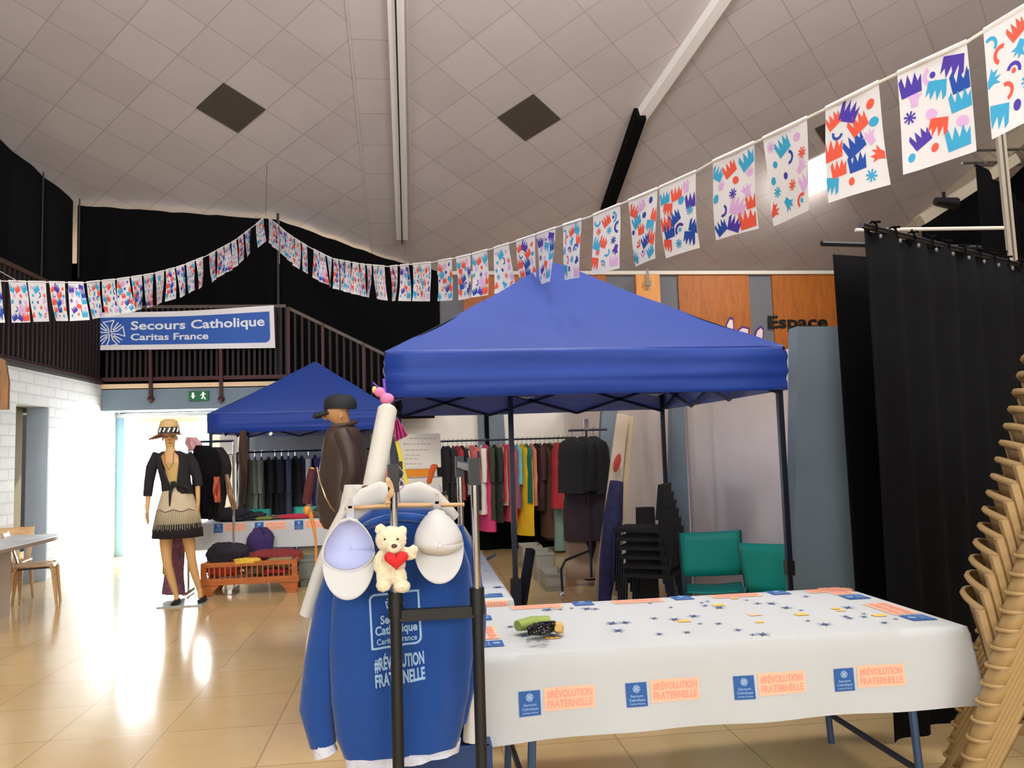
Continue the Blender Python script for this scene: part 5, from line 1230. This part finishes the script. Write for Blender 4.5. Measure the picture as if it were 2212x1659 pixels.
skin('body', N, E_, M_skin, mf, 2)
# face: nose, lips, ears
mb = MB(); h = FP(372, 950, -.09); mb.tube([h+Vector((.0, 0.015, .045)), h+Vector((.005, -.012, .005)), h+Vector((.0, 0.01, -.004))], [.008, .013, .008], 8); mb.build('nose', M_skin, mf)
mb = MB(); mb.ell(FP(373, 957, -.083), (.022, .010, .006), 10, 6); mb.build('lips', mat('lips', (150, 70, 60), .5), mf)
for dx in (-.03, .035):
    mb = MB(); mb.ell(FP(371, 944, -.082)+Vector((dx, 0, 0)), (.014, .008, .006), 10, 6); mb.build('eye', M_blackp, mf)
mb = MB(); mb.ell(FP(352, 947, 0.0), (.010, .02, .03), 10, 6); mb.ell(FP(382, 947, 0.0), (.010, .02, .03), 10, 6); mb.build('ears', M_skin, mf)
# cardigan
def bring(x, y, rx, ry, n=28, a0=0, a1=2*PI, dy=0, closed=True):
    c = FP(x, y, dy); return [c+Vector((rx*math.cos(a0+(a1-a0)*k/(n if closed else n-1)), ry*math.sin(a0+(a1-a0)*k/(n if closed else n-1)), 0)) for k in range(n)]
mb = MB(); rg = []
for (x, y, rx, ry, gap) in ((370, 975, .085, .075, .65), (371, 983, .17, .10, .6), (374, 1000, .168, .125, .58), (377, 1020, .158, .13, .45), (380, 1040, .148, .118, .28), (383, 1056, .155, .122, .16), (385, 1066, .16, .125, .30)):
    a0 = -PI/2+gap; rg.append(bring(x, y, rx, ry, 28, a0, a0+2*PI-2*gap, 0, False))
mb.loft(rg, cap=False, closed=False); cd = mb.build('cardigan', mat('cardigan_black', (30, 27, 30), .95, bump=.3, bscale=100), mf, solid=.01, angle=80)
for pts in ([(342, 981, 0), (327, 1010, .01), (321, 1040, .02), (319, 1072, -.005)], [(402, 981, 0), (416, 1005, .02), (424, 1032, .04), (428, 1050, .02)]):
    mb = MB(); mb.tube([FP(*q) for q in pts], [.062, .060, .052, .046], 14); mb.build('cardigan_sleeve', mat('cardigan_black', (30, 27, 30), .95), mf)
mb = MB(); mb.tube([FP(381, 1044, -.13), FP(377, 1065, -.16), FP(376, 1092, -.15)], [.022, .014, .008], 8); mb.tube([FP(382, 1044, -.13), FP(412, 1052, -.12), FP(418, 1064, -.12)], [.02, .016, .014], 8); mb.tube([FP(381, 1040, -.13), FP(384, 1050, -.14)], .028, 10)
mb.build('cardigan_tie', mat('cardigan_black', (30, 27, 30), .95), cd)
mb = MB(); rg = [bring(377, 1000, .10, .112, 24), bring(379, 1030, .118, .112, 24), bring(381, 1056, .122, .112, 24)]; mb.loft(rg, cap=False)
mb.build('top', mat('top_tan', (190, 160, 96), .9), mf)
mb = MB(); mb.tube([FP(360, 976, -.085), FP(364, 1000, -.13), FP(374, 1014, -.15), FP(382, 1000, -.13), FP(380, 976, -.08)], .003, 5); mb.build('necklace', M_brown, mf)
# skirt with fringe and black hem
M_knit = mat('cream_knit', (196, 180, 150), .95, bump=.6, bscale=60, var=.12, vscale=20)
mb = MB(); rg = [bring(382, 1052, .135, .115, 32), bring(383, 1075, .17, .14, 32), bring(384, 1105, .215, .165, 32), bring(384, 1135, .235, .18, 32)]; mb.loft(rg, cap=False); sk_ = mb.build('skirt', M_knit, mf, solid=.01)
mb = MB(); mb.loft([bring(384, 1130, .238, .182, 32), bring(384, 1142, .250, .19, 32), bring(384, 1160, .256, .195, 32)], cap=False); mb.build('skirt_hem', mat('skirt_black', (24, 20, 22), .95), sk_, solid=.012, label='broad black hem of the skirt')
mb = MB(); mb2 = MB(); nf = 64
for k in range(nf):
    a_ = 2*PI*k/nf; zig = 0.028*abs(((k % 8)/4)-1)
    c = FP(384, 1098); t0 = c+Vector((.212*math.cos(a_), .168*math.sin(a_), zig-0.03)); t1 = c+Vector((.252*math.cos(a_+.02), .195*math.sin(a_+.02), -0.205-.01*(k % 3)))
    mb.tube([t0, t1], [.006, .004], 4)
    t2 = c+Vector((.214*math.cos(a_), .170*math.sin(a_), zig-.03)); a2 = a_+2*PI/nf; z2 = 0.028*abs((((k+1) % 8)/4)-1); mb2.tube([t2, c+Vector((.214*math.cos(a2), .170*math.sin(a2), z2-.03))], .004, 4)
mb.build('fringe', mat('fringe', (160, 146, 120), .95), sk_); mb2.build('zigzag_trim', mat('trim_dark', (70, 56, 46), .9), sk_)
# straw hat
mb = MB(); c = FP(365, 930, 0)
prof = [(.0, .125), (.05, .122), (.085, .10), (.098, .06), (.104, .01), (.110, -.03)]
mb.loft([[c+Vector((r*math.cos(a), r*1.1*math.sin(a), z)) for a in [2*PI*k/24 for k in range(24)]] for r, z in [(max(r, .004), z) for r, z in prof]], cap=True); hcr = mb.build('hat_crown', mat('straw', (206, 172, 118), .85, bump=.6, bscale=120), mf)
mb = MB(); mb.loft([[c+Vector(((.108+.07*t)*math.cos(a)-(.03*t), (.118+.06*t)*math.sin(a), -.035-.05*t*(0.2+max(0, -math.cos(a))))) for a in [2*PI*k/24 for k in range(24)]] for t in (0, .5, 1)], cap=False); mb.build('hat_brim', mat('straw_brown', (150, 96, 60), .85), mf, solid=.004)
mb = MB()
mb.loft([[c+Vector((r*math.cos(a), r*1.1*math.sin(a), z)) for a in [2*PI*k/24 for k in range(24)]] for r, z in ((.105, .035), (.112, -.035))], cap=False, m=0)
for k in range(14):
    a = 2*PI*k/14; mb.tube([c+Vector((.110*math.cos(a), .121*math.sin(a), -.02)), c+Vector((.109*math.cos(a+.18), .120*math.sin(a+.18), .025))], .010, 5, m=1)
mb.build('hat_band', [M_blackp, M_white], hcr, label='black and white checked hat band')
for (x, y, dy) in ((385, 1307, -.08), (437, 1301, 0.0)):
    mb = MB(); c = FP(x, y, dy); c.z = max(.03, c.z); mb.ell(c+Vector((0, 0, .0)), (.045, .125, .03), 14, 8); mb.tube([c+Vector((0, .10, .02)), Vector((c.x, c.y+.12, 0.01))], [.02, .01], 8); mb.build('shoe', M_blackp, mf)
mb = MB(); bp0 = FP(398, 1310); mb.box((bp0.x, Yf+.02, .008), (.46, .42, .015)); mb.build('base_plate', mat('glass_base', (170, 180, 176), .15), mf, smooth=False)

# male mannequin
Ym = 6.2
def MP(x, y, dy=0.0): return P(x, y, Ym)+Vector((0, dy, 0))
mm = thing('mannequin', 'male shop mannequin in dark brown leather coat and black cap, seen from the side', 'mannequin', (MP(745, 1200).x, Ym, 0))
gx_ = MP(745, 1100).x
N = [(MP(748, 1105), (.10, .12)), (MP(747, 1050), (.09, .10)), (MP(746, 990), (.09, .11)), (MP(746, 946), (.06, .09)), (MP(744, 926), (.058, .058)), (MP(742, 912), (.062, .060)), (MP(726, 897), (.118, .092)), (MP(732, 882), (.100, .085)), (MP(737, 866), (.065, .055)), (MP(714, 911), (.052, .050)), (MP(709, 890), (.050, .055)),
     (Vector((gx_, Ym-.08, .9)), .09), (Vector((gx_-.02, Ym-.09, .5)), .06), (Vector((gx_+.02, Ym-.09, .1)), .035), (Vector((gx_-.12, Ym-.09, .04)), .03),
     (Vector((gx_, Ym+.08, .9)), .09), (Vector((gx_+.02, Ym+.09, .5)), .06), (Vector((gx_+.05, Ym+.09, .1)), .035), (Vector((gx_-.08, Ym+.09, .04)), .03),
     (MP(744, 952, -.15), .035), (MP(756, 1008, -.19), .035), (MP(740, 1062, -.10), .03)]
E_ = [(0, 1), (1, 2), (2, 3), (3, 4), (4, 5), (5, 6), (6, 7), (7, 8), (6, 9), (6, 10), (0, 11), (11, 12), (12, 13), (13, 14), (0, 15), (15, 16), (16, 17), (17, 18), (3, 19), (19, 20), (20, 21)]
hand(N, E_, N[21][0], (-.1, 0.1, -1), (0.9, 0, -.3), 1.0, .3, 21)
skin('body', N, E_, M_skin2, mm, 2)
mb = MB(); mb.tube([MP(703, 888), MP(699, 902), MP(705, 906)], [.010, .014, .010], 8); mb.build('nose', M_skin2, mm)
mb = MB(); mb.ell(MP(703, 914), (.010, .022, .007), 8, 6); mb.build('lips', mat('lips', (150, 70, 60), .5), mm)
mb = MB(); mb.ell(MP(703, 896, -.035), (.006, .012, .006), 8, 6); mb.ell(MP(703, 896, .035), (.006, .012, .006), 8, 6); mb.build('eyes', M_blackp, mm)
mb = MB(); mb.ell(MP(738, 898, -.075), (.018, .01, .03), 12, 8); mb.tube([MP(738, 892, -.082), MP(743, 898, -.084), MP(737, 907, -.082)], .004, 6); mb.build('ear', M_skin2, mm)
M_leather = mat('brown_leather', (64, 48, 40), .5, bump=.35, bscale=18)
LK = [(919, 724, 762, .07), (927, 709, 774, .13), (945, 702, 782, .20), (980, 696, 790, .22), (1030, 690, 800, .21), (1080, 688, 806, .22), (1125, 694, 806, .22), (1140, 702, 800, .22)]
mb = MB(); rg = []
for i, (y, l, r, d) in enumerate(LK):
    ring_ = []
    for k in range(30):
        a = 2*PI*k/30; wv = 1+(.05*math.sin(5*a+i*.7)+.05*noise.noise(Vector((math.cos(a)*3, math.sin(a)*3, i*.8))))*(i > 1)
        q = P((l+r)/2+(r-l)/2*math.cos(a)*wv, y, Ym); q.y += d*math.sin(a)*wv; ring_.append(q)
    rg.append(ring_)
mb.loft(rg, cap=False); mb.build('coat', M_leather, mm, solid=.008, angle=80)
mb = MB(); mb.tube([MP(742, 935, -.17), MP(760, 975, -.235), MP(766, 1015, -.24), MP(754, 1048, -.20), MP(744, 1072, -.14)], [.06, .066, .062, .056, .048], 14); mb.build('coat_sleeve', M_leather, mm, angle=80)
mb = MB(); mb.tube([MP(720, 922, -.06), MP(745, 920, -.09), MP(764, 914, -.05), MP(767, 911, .03), MP(750, 915, .09), MP(722, 922, .05), MP(718, 924, -.03)], .020, 10); mb.build('coat_collar', M_leather, mm)
mb = MB(); mb.tube([MP(692, 1008, -.15)+Vector((0, -.06, 0)), MP(700, 1040, -.24), MP(712, 1070, -.27), MP(722, 1090, -.25), MP(733, 1105, -.20)], .006, 6); mb.build('chain_strap', mat('chain', (190, 160, 120), .3, .8), mm)
M_capb = mat('cap_black', (20, 22, 26), .75)
mb = MB(); c = MP(735, 882)
mb.loft([[c+Vector((r*1.12*math.cos(a), r*.92*math.sin(a), z)) for a in [2*PI*k/26 for k in range(26)]] for r, z in ((.112, -.006), (.114, .03), (.104, .072), (.074, .100), (.02, .112))]); mb.build('cap_crown', M_capb, mm, angle=80)
mb = MB(); mb.grid(lambda u, v: MP(712-34*v, 886+9*v, 0)+Vector((0, (u-.5)*2*(.090-.02*v*v), -.03*(2*u-1)**2)), 12, 6); mb.build('cap_brim', M_capb, mm, solid=.014, angle=80)
mb = MB(); mb.box((gx_, Ym, .01), (.4, .4, .02)); mb.build('base_plate', mat('glass_base', (170, 180, 176), .15), mm, smooth=False)
for s in (-1, 1):
    mb = MB(); mb.tube([(gx_, Ym+.08*s, 1.0), (gx_-.01, Ym+.09*s, .5), (gx_+.03, Ym+.09*s, .08)], [.12, .09, .075], 14); mb.build('trouser_leg', mat('trouser', (30, 30, 36), .9), mm)
# jointed wooden arm with a maroon sleeve in front of the coat
wa = mm
M_aw = wood('arm_wood', (196, 120, 40), (224, 150, 66), 4, .45)
yy = -.42
mb = MB(); mb.ell(MP(689, 1013, yy), (.022, .022, .022), 12, 8); mb.build('wooden_joint', M_aw, wa)
mb = MB(); mb.tube([MP(690, 1010, yy), MP(683, 1050, yy), MP(678, 1080, yy)], [.026, .034, .030], 10); mb.build('maroon_sleeve', gm((84, 30, 34)), wa)
mb = MB(); mb.ell(MP(680, 1093, yy), (.030, .028, .036), 12, 8); mb.build('wooden_joint', M_aw, wa)
mb = MB(); q0 = MP(685, 1095, yy); mb.tube([q0, MP(692, 1125, yy), MP(697, 1155, yy)], [.016, .012, .009], 8); mb.tube([MP(697, 1155, yy), Vector((MP(700, 1160, yy).x, MP(700, 1160, yy).y, 0.0))], .009, 8); mb.build('wooden_forearm', M_aw, wa)

# ------------------------------------------------------------------ rack of black clothes behind the female mannequin
g0 = P(465, 990, 9.5)
rk2 = thing('clothes_rack', 'short rail behind the female mannequin carrying black garments', 'clothes rack', (g0.x, 9.5, 0))
mb = MB(); ra = P(408, 955, 9.6); rb = P(505, 975, 9.6); mb.tube([ra, (rb.x, rb.y, ra.z)], .014, 8); mb.build('rail', M_dmetal, rk2)
for q in (ra, rb):
    mb = MB(); mb.tube([(q.x, q.y, ra.z), (q.x, q.y, 0.03)], .014, 8); mb.box((q.x, q.y, .03), (.04, .4, .04)); mb.build('upright', M_chrome, rk2)
def fgar(name, label, cat, K, Y, d, m, seed):
    mb = MB(); mb.loft(cloth_body(K, Y, d, seed, amp=.03, n=24, m=16)); return tag(mb.build(name, m, angle=80), label, cat)
fgar('black_coat', 'long black coat hanging just right of the female mannequin', 'coat', [(962, 425, 452), (975, 418, 470), (1000, 414, 478), (1080, 418, 468), (1120, 432, 462)], 9.45, .11, M_black, 21)
fgar('black_coat', 'second black coat with dark red lining beside the far table', 'coat', [(966, 452, 480), (985, 448, 494), (1010, 446, 500), (1090, 450, 486), (1118, 452, 478)], 9.7, .10, gm((26, 18, 22)), 22)
fgar('patterned_dress', 'long pink and purple patterned dress behind the mannequin legs', 'dress', [(1140, 342, 400), (1200, 352, 398), (1240, 356, 396), (1283, 350, 400)], 9.35, .08, mat('dress_print', (120, 78, 96), .9, var=.9, vscale=18), 23)
fgar('patterned_scarf', 'orange and black striped scarf hanging beside the black coats', 'scarf', [(1030, 462, 474), (1060, 460, 476), (1085, 464, 476)], 9.3, .03, mat('scarf_orange', (190, 90, 60), .9, var=.9, vscale=60), 24)
fgar('patterned_scarf', 'beige snake print scarf hanging above the dark clothes heap', 'scarf', [(1025, 486, 494), (1060, 490, 502), (1100, 500, 514)], 9.6, .03, mat('scarf_beige', (160, 130, 104), .9, var=.6, vscale=70), 25)
fgar('patterned_scarf', 'brown feathery boa hanging from the front edge of the far canopy', 'scarf', [(930, 518, 532), (980, 515, 535), (1030, 518, 534), (1090, 520, 530)], 10.78, .05, mat('boa_brown', (74, 54, 44), .95, bump=1, bscale=60, var=.5, vscale=40), 26)
fgar('yellow_cloth', 'pale yellow strip hanging behind the mannequin knees', 'cloth', [(1165, 352, 362), (1240, 352, 360)], 9.3, .02, mat('pale_yellow', (226, 214, 120), .9), 27)
fgar('pink_blouse', 'rose pink blouse on the short rail above the black coats', 'blouse', [(944, 402, 424), (958, 400, 436), (975, 412, 440)], 9.55, .05, gm((206, 160, 160)), 28)
# white notice panels under the far canopy
pbox('notice_board', 'white notice sheet hanging at the left of the far canopy', 'notice', 475, 940, 512, 980, 12.6, .02, M_white)
nf_ = thing('picture_frame', 'white framed notice below the notice sheet', 'frame', P(502, 1000, 12.55)); pbox('sheet', '', '', 493, 983, 514, 1000, 12.55, .02, M_white, nf_); pbox('frame', '', '', 490, 980, 516, 983, 12.5, .03, M_blackp, nf_)

# wooden crate with clothes
cA = G(440, 1290); cB = G(635, 1282); cw = cB.x-cA.x; cy0 = 9.32; ch_ = P(440, 1222, cy0).z; cd_ = .5
ct = thing('wooden_crate', 'orange pine slatted crate on feet below the far table', 'crate', ((cA.x+cB.x)/2, cy0, 0))
zb0 = .16
mb = MB()
for x in (cA.x, cB.x):
    for y in (cy0, cy0+cd_): mb.box((x, y, (zb0+ch_)/2), (.06, .04, ch_-zb0+.02))
for y in (cy0, cy0+cd_):
    mb.box(((cA.x+cB.x)/2, y, ch_), (cw+.06, .035, .05)); mb.box(((cA.x+cB.x)/2, y, zb0), (cw+.10, .045, .07))
for x in (cA.x, cB.x): mb.box((x, cy0+cd_/2, ch_), (.035, cd_, .05)); mb.box((x, cy0+cd_/2, zb0), (.035, cd_, .07))
mb.box(((cA.x+cB.x)/2, cy0+cd_/2, zb0), (cw, cd_, .03)); mb.build('frame', M_owood, ct, smooth=False)
mb = MB()
for i in range(1, 17): mb.box((cA.x+cw*i/17, cy0, (zb0+ch_)/2), (.014, .014, ch_-zb0))
mb.build('slats', M_owood, ct, smooth=False)
for x, s in ((cA.x, 1), (cB.x, -1)):
    for y in (cy0, cy0+cd_-.04):
        mb = MB(); mb.prism([(0, 0), (.10, 0), (.13, .06), (.20, .125), (-.02, .125)] if s > 0 else [(0, 0), (.02, .125), (-.20, .125), (-.13, .06), (-.10, 0)], (x-.02*s, y+.04, 0), (1, 0, 0), (0, 0, 1), .05); mb.build('foot', M_owood, ct, smooth=False)
rc = random.Random(12)
def folded(label, x, y, z, sx, sy, sz, c, seed, pat=False, cat='clothing', group=None, name='folded_clothing'):
    mb = MB()
    def f(u, v):
        a = u*2*PI; h = -PI/2+v*PI; cx_ = math.cos(h)
        w_ = 1+.30*noise.noise(Vector((math.cos(a)*1.8+seed, math.sin(a)*1.8, v*4)))+.12*noise.noise(Vector((math.cos(a)*5+seed, math.sin(a)*5, v*9)))
        return Vector((x+sx/2*math.copysign(abs(math.cos(a))**.6, math.cos(a))*cx_**.5*w_ if cx_ > 0 else x, y+sy/2*math.copysign(abs(math.sin(a))**.6, math.sin(a))*max(0, cx_)**.5*w_, z+sz/2+sz/2*math.sin(h)*w_+.01*noise.noise(Vector((a*3, v*4, seed)))))
    mb.grid(f, 36, 14); return tag(mb.build(name, gm(c, pat), angle=80), label, cat, group)
ccx = (cA.x+cB.x)/2; cl = ('red and white checked cloth at the left inside the crate', (176, 60, 46)), ('yellow knitted scarf draped over the crate edge', (216, 176, 60)), ('brown animal print scarf at the middle inside the crate', (110, 84, 62)), ('beige leopard cloth at the right inside the crate', (156, 134, 96)), ('crimson cloth at the lower right inside the crate', (150, 40, 44)), ('dark red throw lying over the back of the crate', (130, 46, 44))
pos = [(-.33, .18, .20, .36, .3, .13), (-.03, -.0, ch_-.01, .28, .14, .07), (.05, .15, .20, .26, .3, .14), (.30, .16, .27, .32, .3, .10), (.26, .12, .20, .3, .28, .07), (.22, .33, ch_-.02, .62, .22, .12)]
for i, ((lb, c), p_) in enumerate(zip(cl, pos)):
    folded(lb, ccx+p_[0], cy0+.04+p_[1], p_[2], p_[3], p_[4], p_[5], c, i*3+1, True, 'cloth', 'clothes in the wooden crate')
folded('black patterned scarf heaped at the left top of the crate', ccx-.3, cy0+.3, .30, .45, .25, .25, (38, 34, 44), 40, True, 'scarf')
folded('purple bag behind the crate with a white label', ccx+.0, cy0+.62, .25, .3, .2, .42, (56, 40, 92), 41, False, 'bag', name='bag')
tz = .762
hp_ = G(480, 1125, .8)
folded('heap of black and white clothes at the left end of the far table', -2.28, 10.25, tz, .48, .32, .16, (30, 32, 42), 50, True)
folded('dark blue jeans pile under the black and white heap', -2.05, 10.30, tz, .35, .3, .09, (34, 38, 52), 51)
folded('yellow green patterned cloth beside the dark heap on the far table', -1.86, 10.2, tz, .22, .2, .04, (120, 130, 60), 52, True)
folded('leopard print cloth at the middle of the far table', -1.72, 10.25, tz, .22, .2, .045, (90, 76, 62), 53, True)
folded('crimson folded top on the far table', -1.48, 10.25, tz, .44, .2, .05, (186, 44, 66), 54)
folded('olive folded jumpers stacked at the right end of the far table', -1.1, 10.30, tz, .42, .3, .09, (92, 92, 66), 55)
folded('dark olive folded jumper on top of the olive stack', -1.08, 10.32, tz+.08, .38, .28, .06, (74, 76, 56), 56)
bin_('storage_box', 'frosted plastic box on the floor right of the wooden crate', 645, 698, 1270, .33, mat('frosted_grey', (128, 134, 126), .35, trans=.2), .4)
# clear fixings: white tag on canopy edge
mb = MB(); q = P(585, 937, 10.76); mb.box(q, (.035, .004, .045), Matrix.Rotation(.6, 3, 'Y')); tag(mb.build('paper_tag', M_white, smooth=False), 'tiny white paper tag on the lower edge of the far canopy', 'tag')

# ------------------------------------------------------------------ left: grey table and bent wood chairs
tt = thing('cafe_table', 'pale grey round-ended table at the left edge', 'table', (-4.30, 8.55, 0))
M_tabg = mat('table_grey', (196, 198, 200), .35, var=.03); M_edge = mat('table_edge', (150, 132, 116), .5)
def stad(k, z, gx=0):
    out = []
    for (cx_, cy_, a0) in ((-4.03, 8.95, 0), (-4.5, 8.95, 90), (-4.5, 7.3, 180), (-4.03, 7.3, 270)):
        for j in range(7): a = math.radians(a0+15*j); out.append(Vector((cx_+.22*k*math.cos(a), cy_+.45*k*math.sin(a), z)))
    return out
mb = MB(); mb.loft([stad(.98, .765), stad(1, .76), stad(1, .755)]); mb.build('tabletop', M_tabg, tt)
mb = MB(); mb.loft([stad(1, .755), stad(1, .725), stad(.97, .72)]); mb.build('edge_band', M_edge, tt)
mb = MB(); mb.box((-4.32, 8.35, .36), (.36, .9, .72)); mb.build('pedestal', mat('pedestal', (188, 172, 156), .6), tt, smooth=False)
def wood_chair(label, loc, rz):
    t = thing('dining_chair', label, 'chair', (0, 0, 0), 'bent wood chairs')
    mb = MB(); mb.grid(lambda u, v: Vector((-.21+.42*u, (-.20+.40*v), .45-.018*math.sin(PI*u)*math.sin(PI*v)-.02*max(0, v-.85)/.15)), 10, 10); mb.build('seat', M_wood, t, solid=.018)
    mb = MB(); mb.grid(lambda u, v: Vector((-.20+.40*u, -.22-.035*math.sin(PI*u)-.06*v, .60+.21*v)), 10, 6); mb.build('backrest', M_wood, t, solid=.014)
    for sx in (-1, 1):
        mb = MB(); mb.bar((sx*.17, -.18, .45), (sx*.18, -.27, .74), .04, .018); mb.build('back_support', M_wood, t)
        for sy in (-1, 1):
            mb = MB(); mb.tube([(sx*.17, sy*.16, .45), (sx*.195, sy*.19, .40), (sx*.215, sy*.23, 0)], [.03, .030, .015], 8, flat=.7); mb.build('leg', M_wood, t)
    mb = MB(); mb.box((0, 0, .425), (.34, .34, .02)); mb.build('seat_frame', M_blackp, t, smooth=False)
    t.location = loc; t.rotation_euler = (0, 0, rz); return t
wc = wood_chair('light wood chair with tapered legs at the end of the grey table', (-4.12, 9.28, 0), -1.25)
copy_tree(wc, (-4.58, 9.62, 0), 3.3, 'light wood chair back showing behind the far side of the grey table')
# wooden board hanging at the left edge
a = P(-12, 765, 7.2); b = P(12, 885, 7.2)
mb = MB(); mb.prism([(0, 0), (.13, 0), (.13, .25), (.10, .42), (0, .47)], (a.x, 7.2, b.z), (1, 0, 0), (0, 0, 1), .03)
hb = tag(mb.build('wooden_board', wood('board_wood', (120, 82, 52), (150, 108, 70), 4, .6), smooth=False), 'brown wooden board tip at the far left edge', 'board')
mb = MB(); mb.box((a.x-.25, 7.25, .9), (.05, .05, 1.8)); mb.box((a.x-.1, 7.25, b.z+.3), (.35, .03, .03))
mb.box((a.x-.25, 7.25, .01), (.3, .3, .02)); tag(mb.build('board_stand', mat('stand_grey', (150, 142, 128), .5), smooth=False), 'post carrying the brown board at the far left edge', 'stand')

c0 = P(1867, 1140, 5.2); c1 = P(1868, 1290, 5.2)
mb = MB(); mb.box((c0.x, 5.2, c0.z/2), (.03, .03, c0.z)); tag(mb.build('wooden_batten', M_board, smooth=False), 'thin beige batten showing between the large grey pier and the black curtain', 'batten')
drape('black_cloth', 'low black cloth hanging behind the lower half of the bright rack', [(rx0.x, 12.25), (rx1.x+0.1, 12.25)], 0.01, 0.95, M_black2, 0.2, 0.03, None, 31)
mb = MB(); c = P(1333, 1000, 8.0); mb.ell(c, (.035, .008, .10), 14, 8, 0, Matrix.Rotation(.3, 3, 'Y')); tag(mb.build('paper_mark', gm((176, 60, 50)), None), 'small red mark on the tall pale leaning board', 'mark')
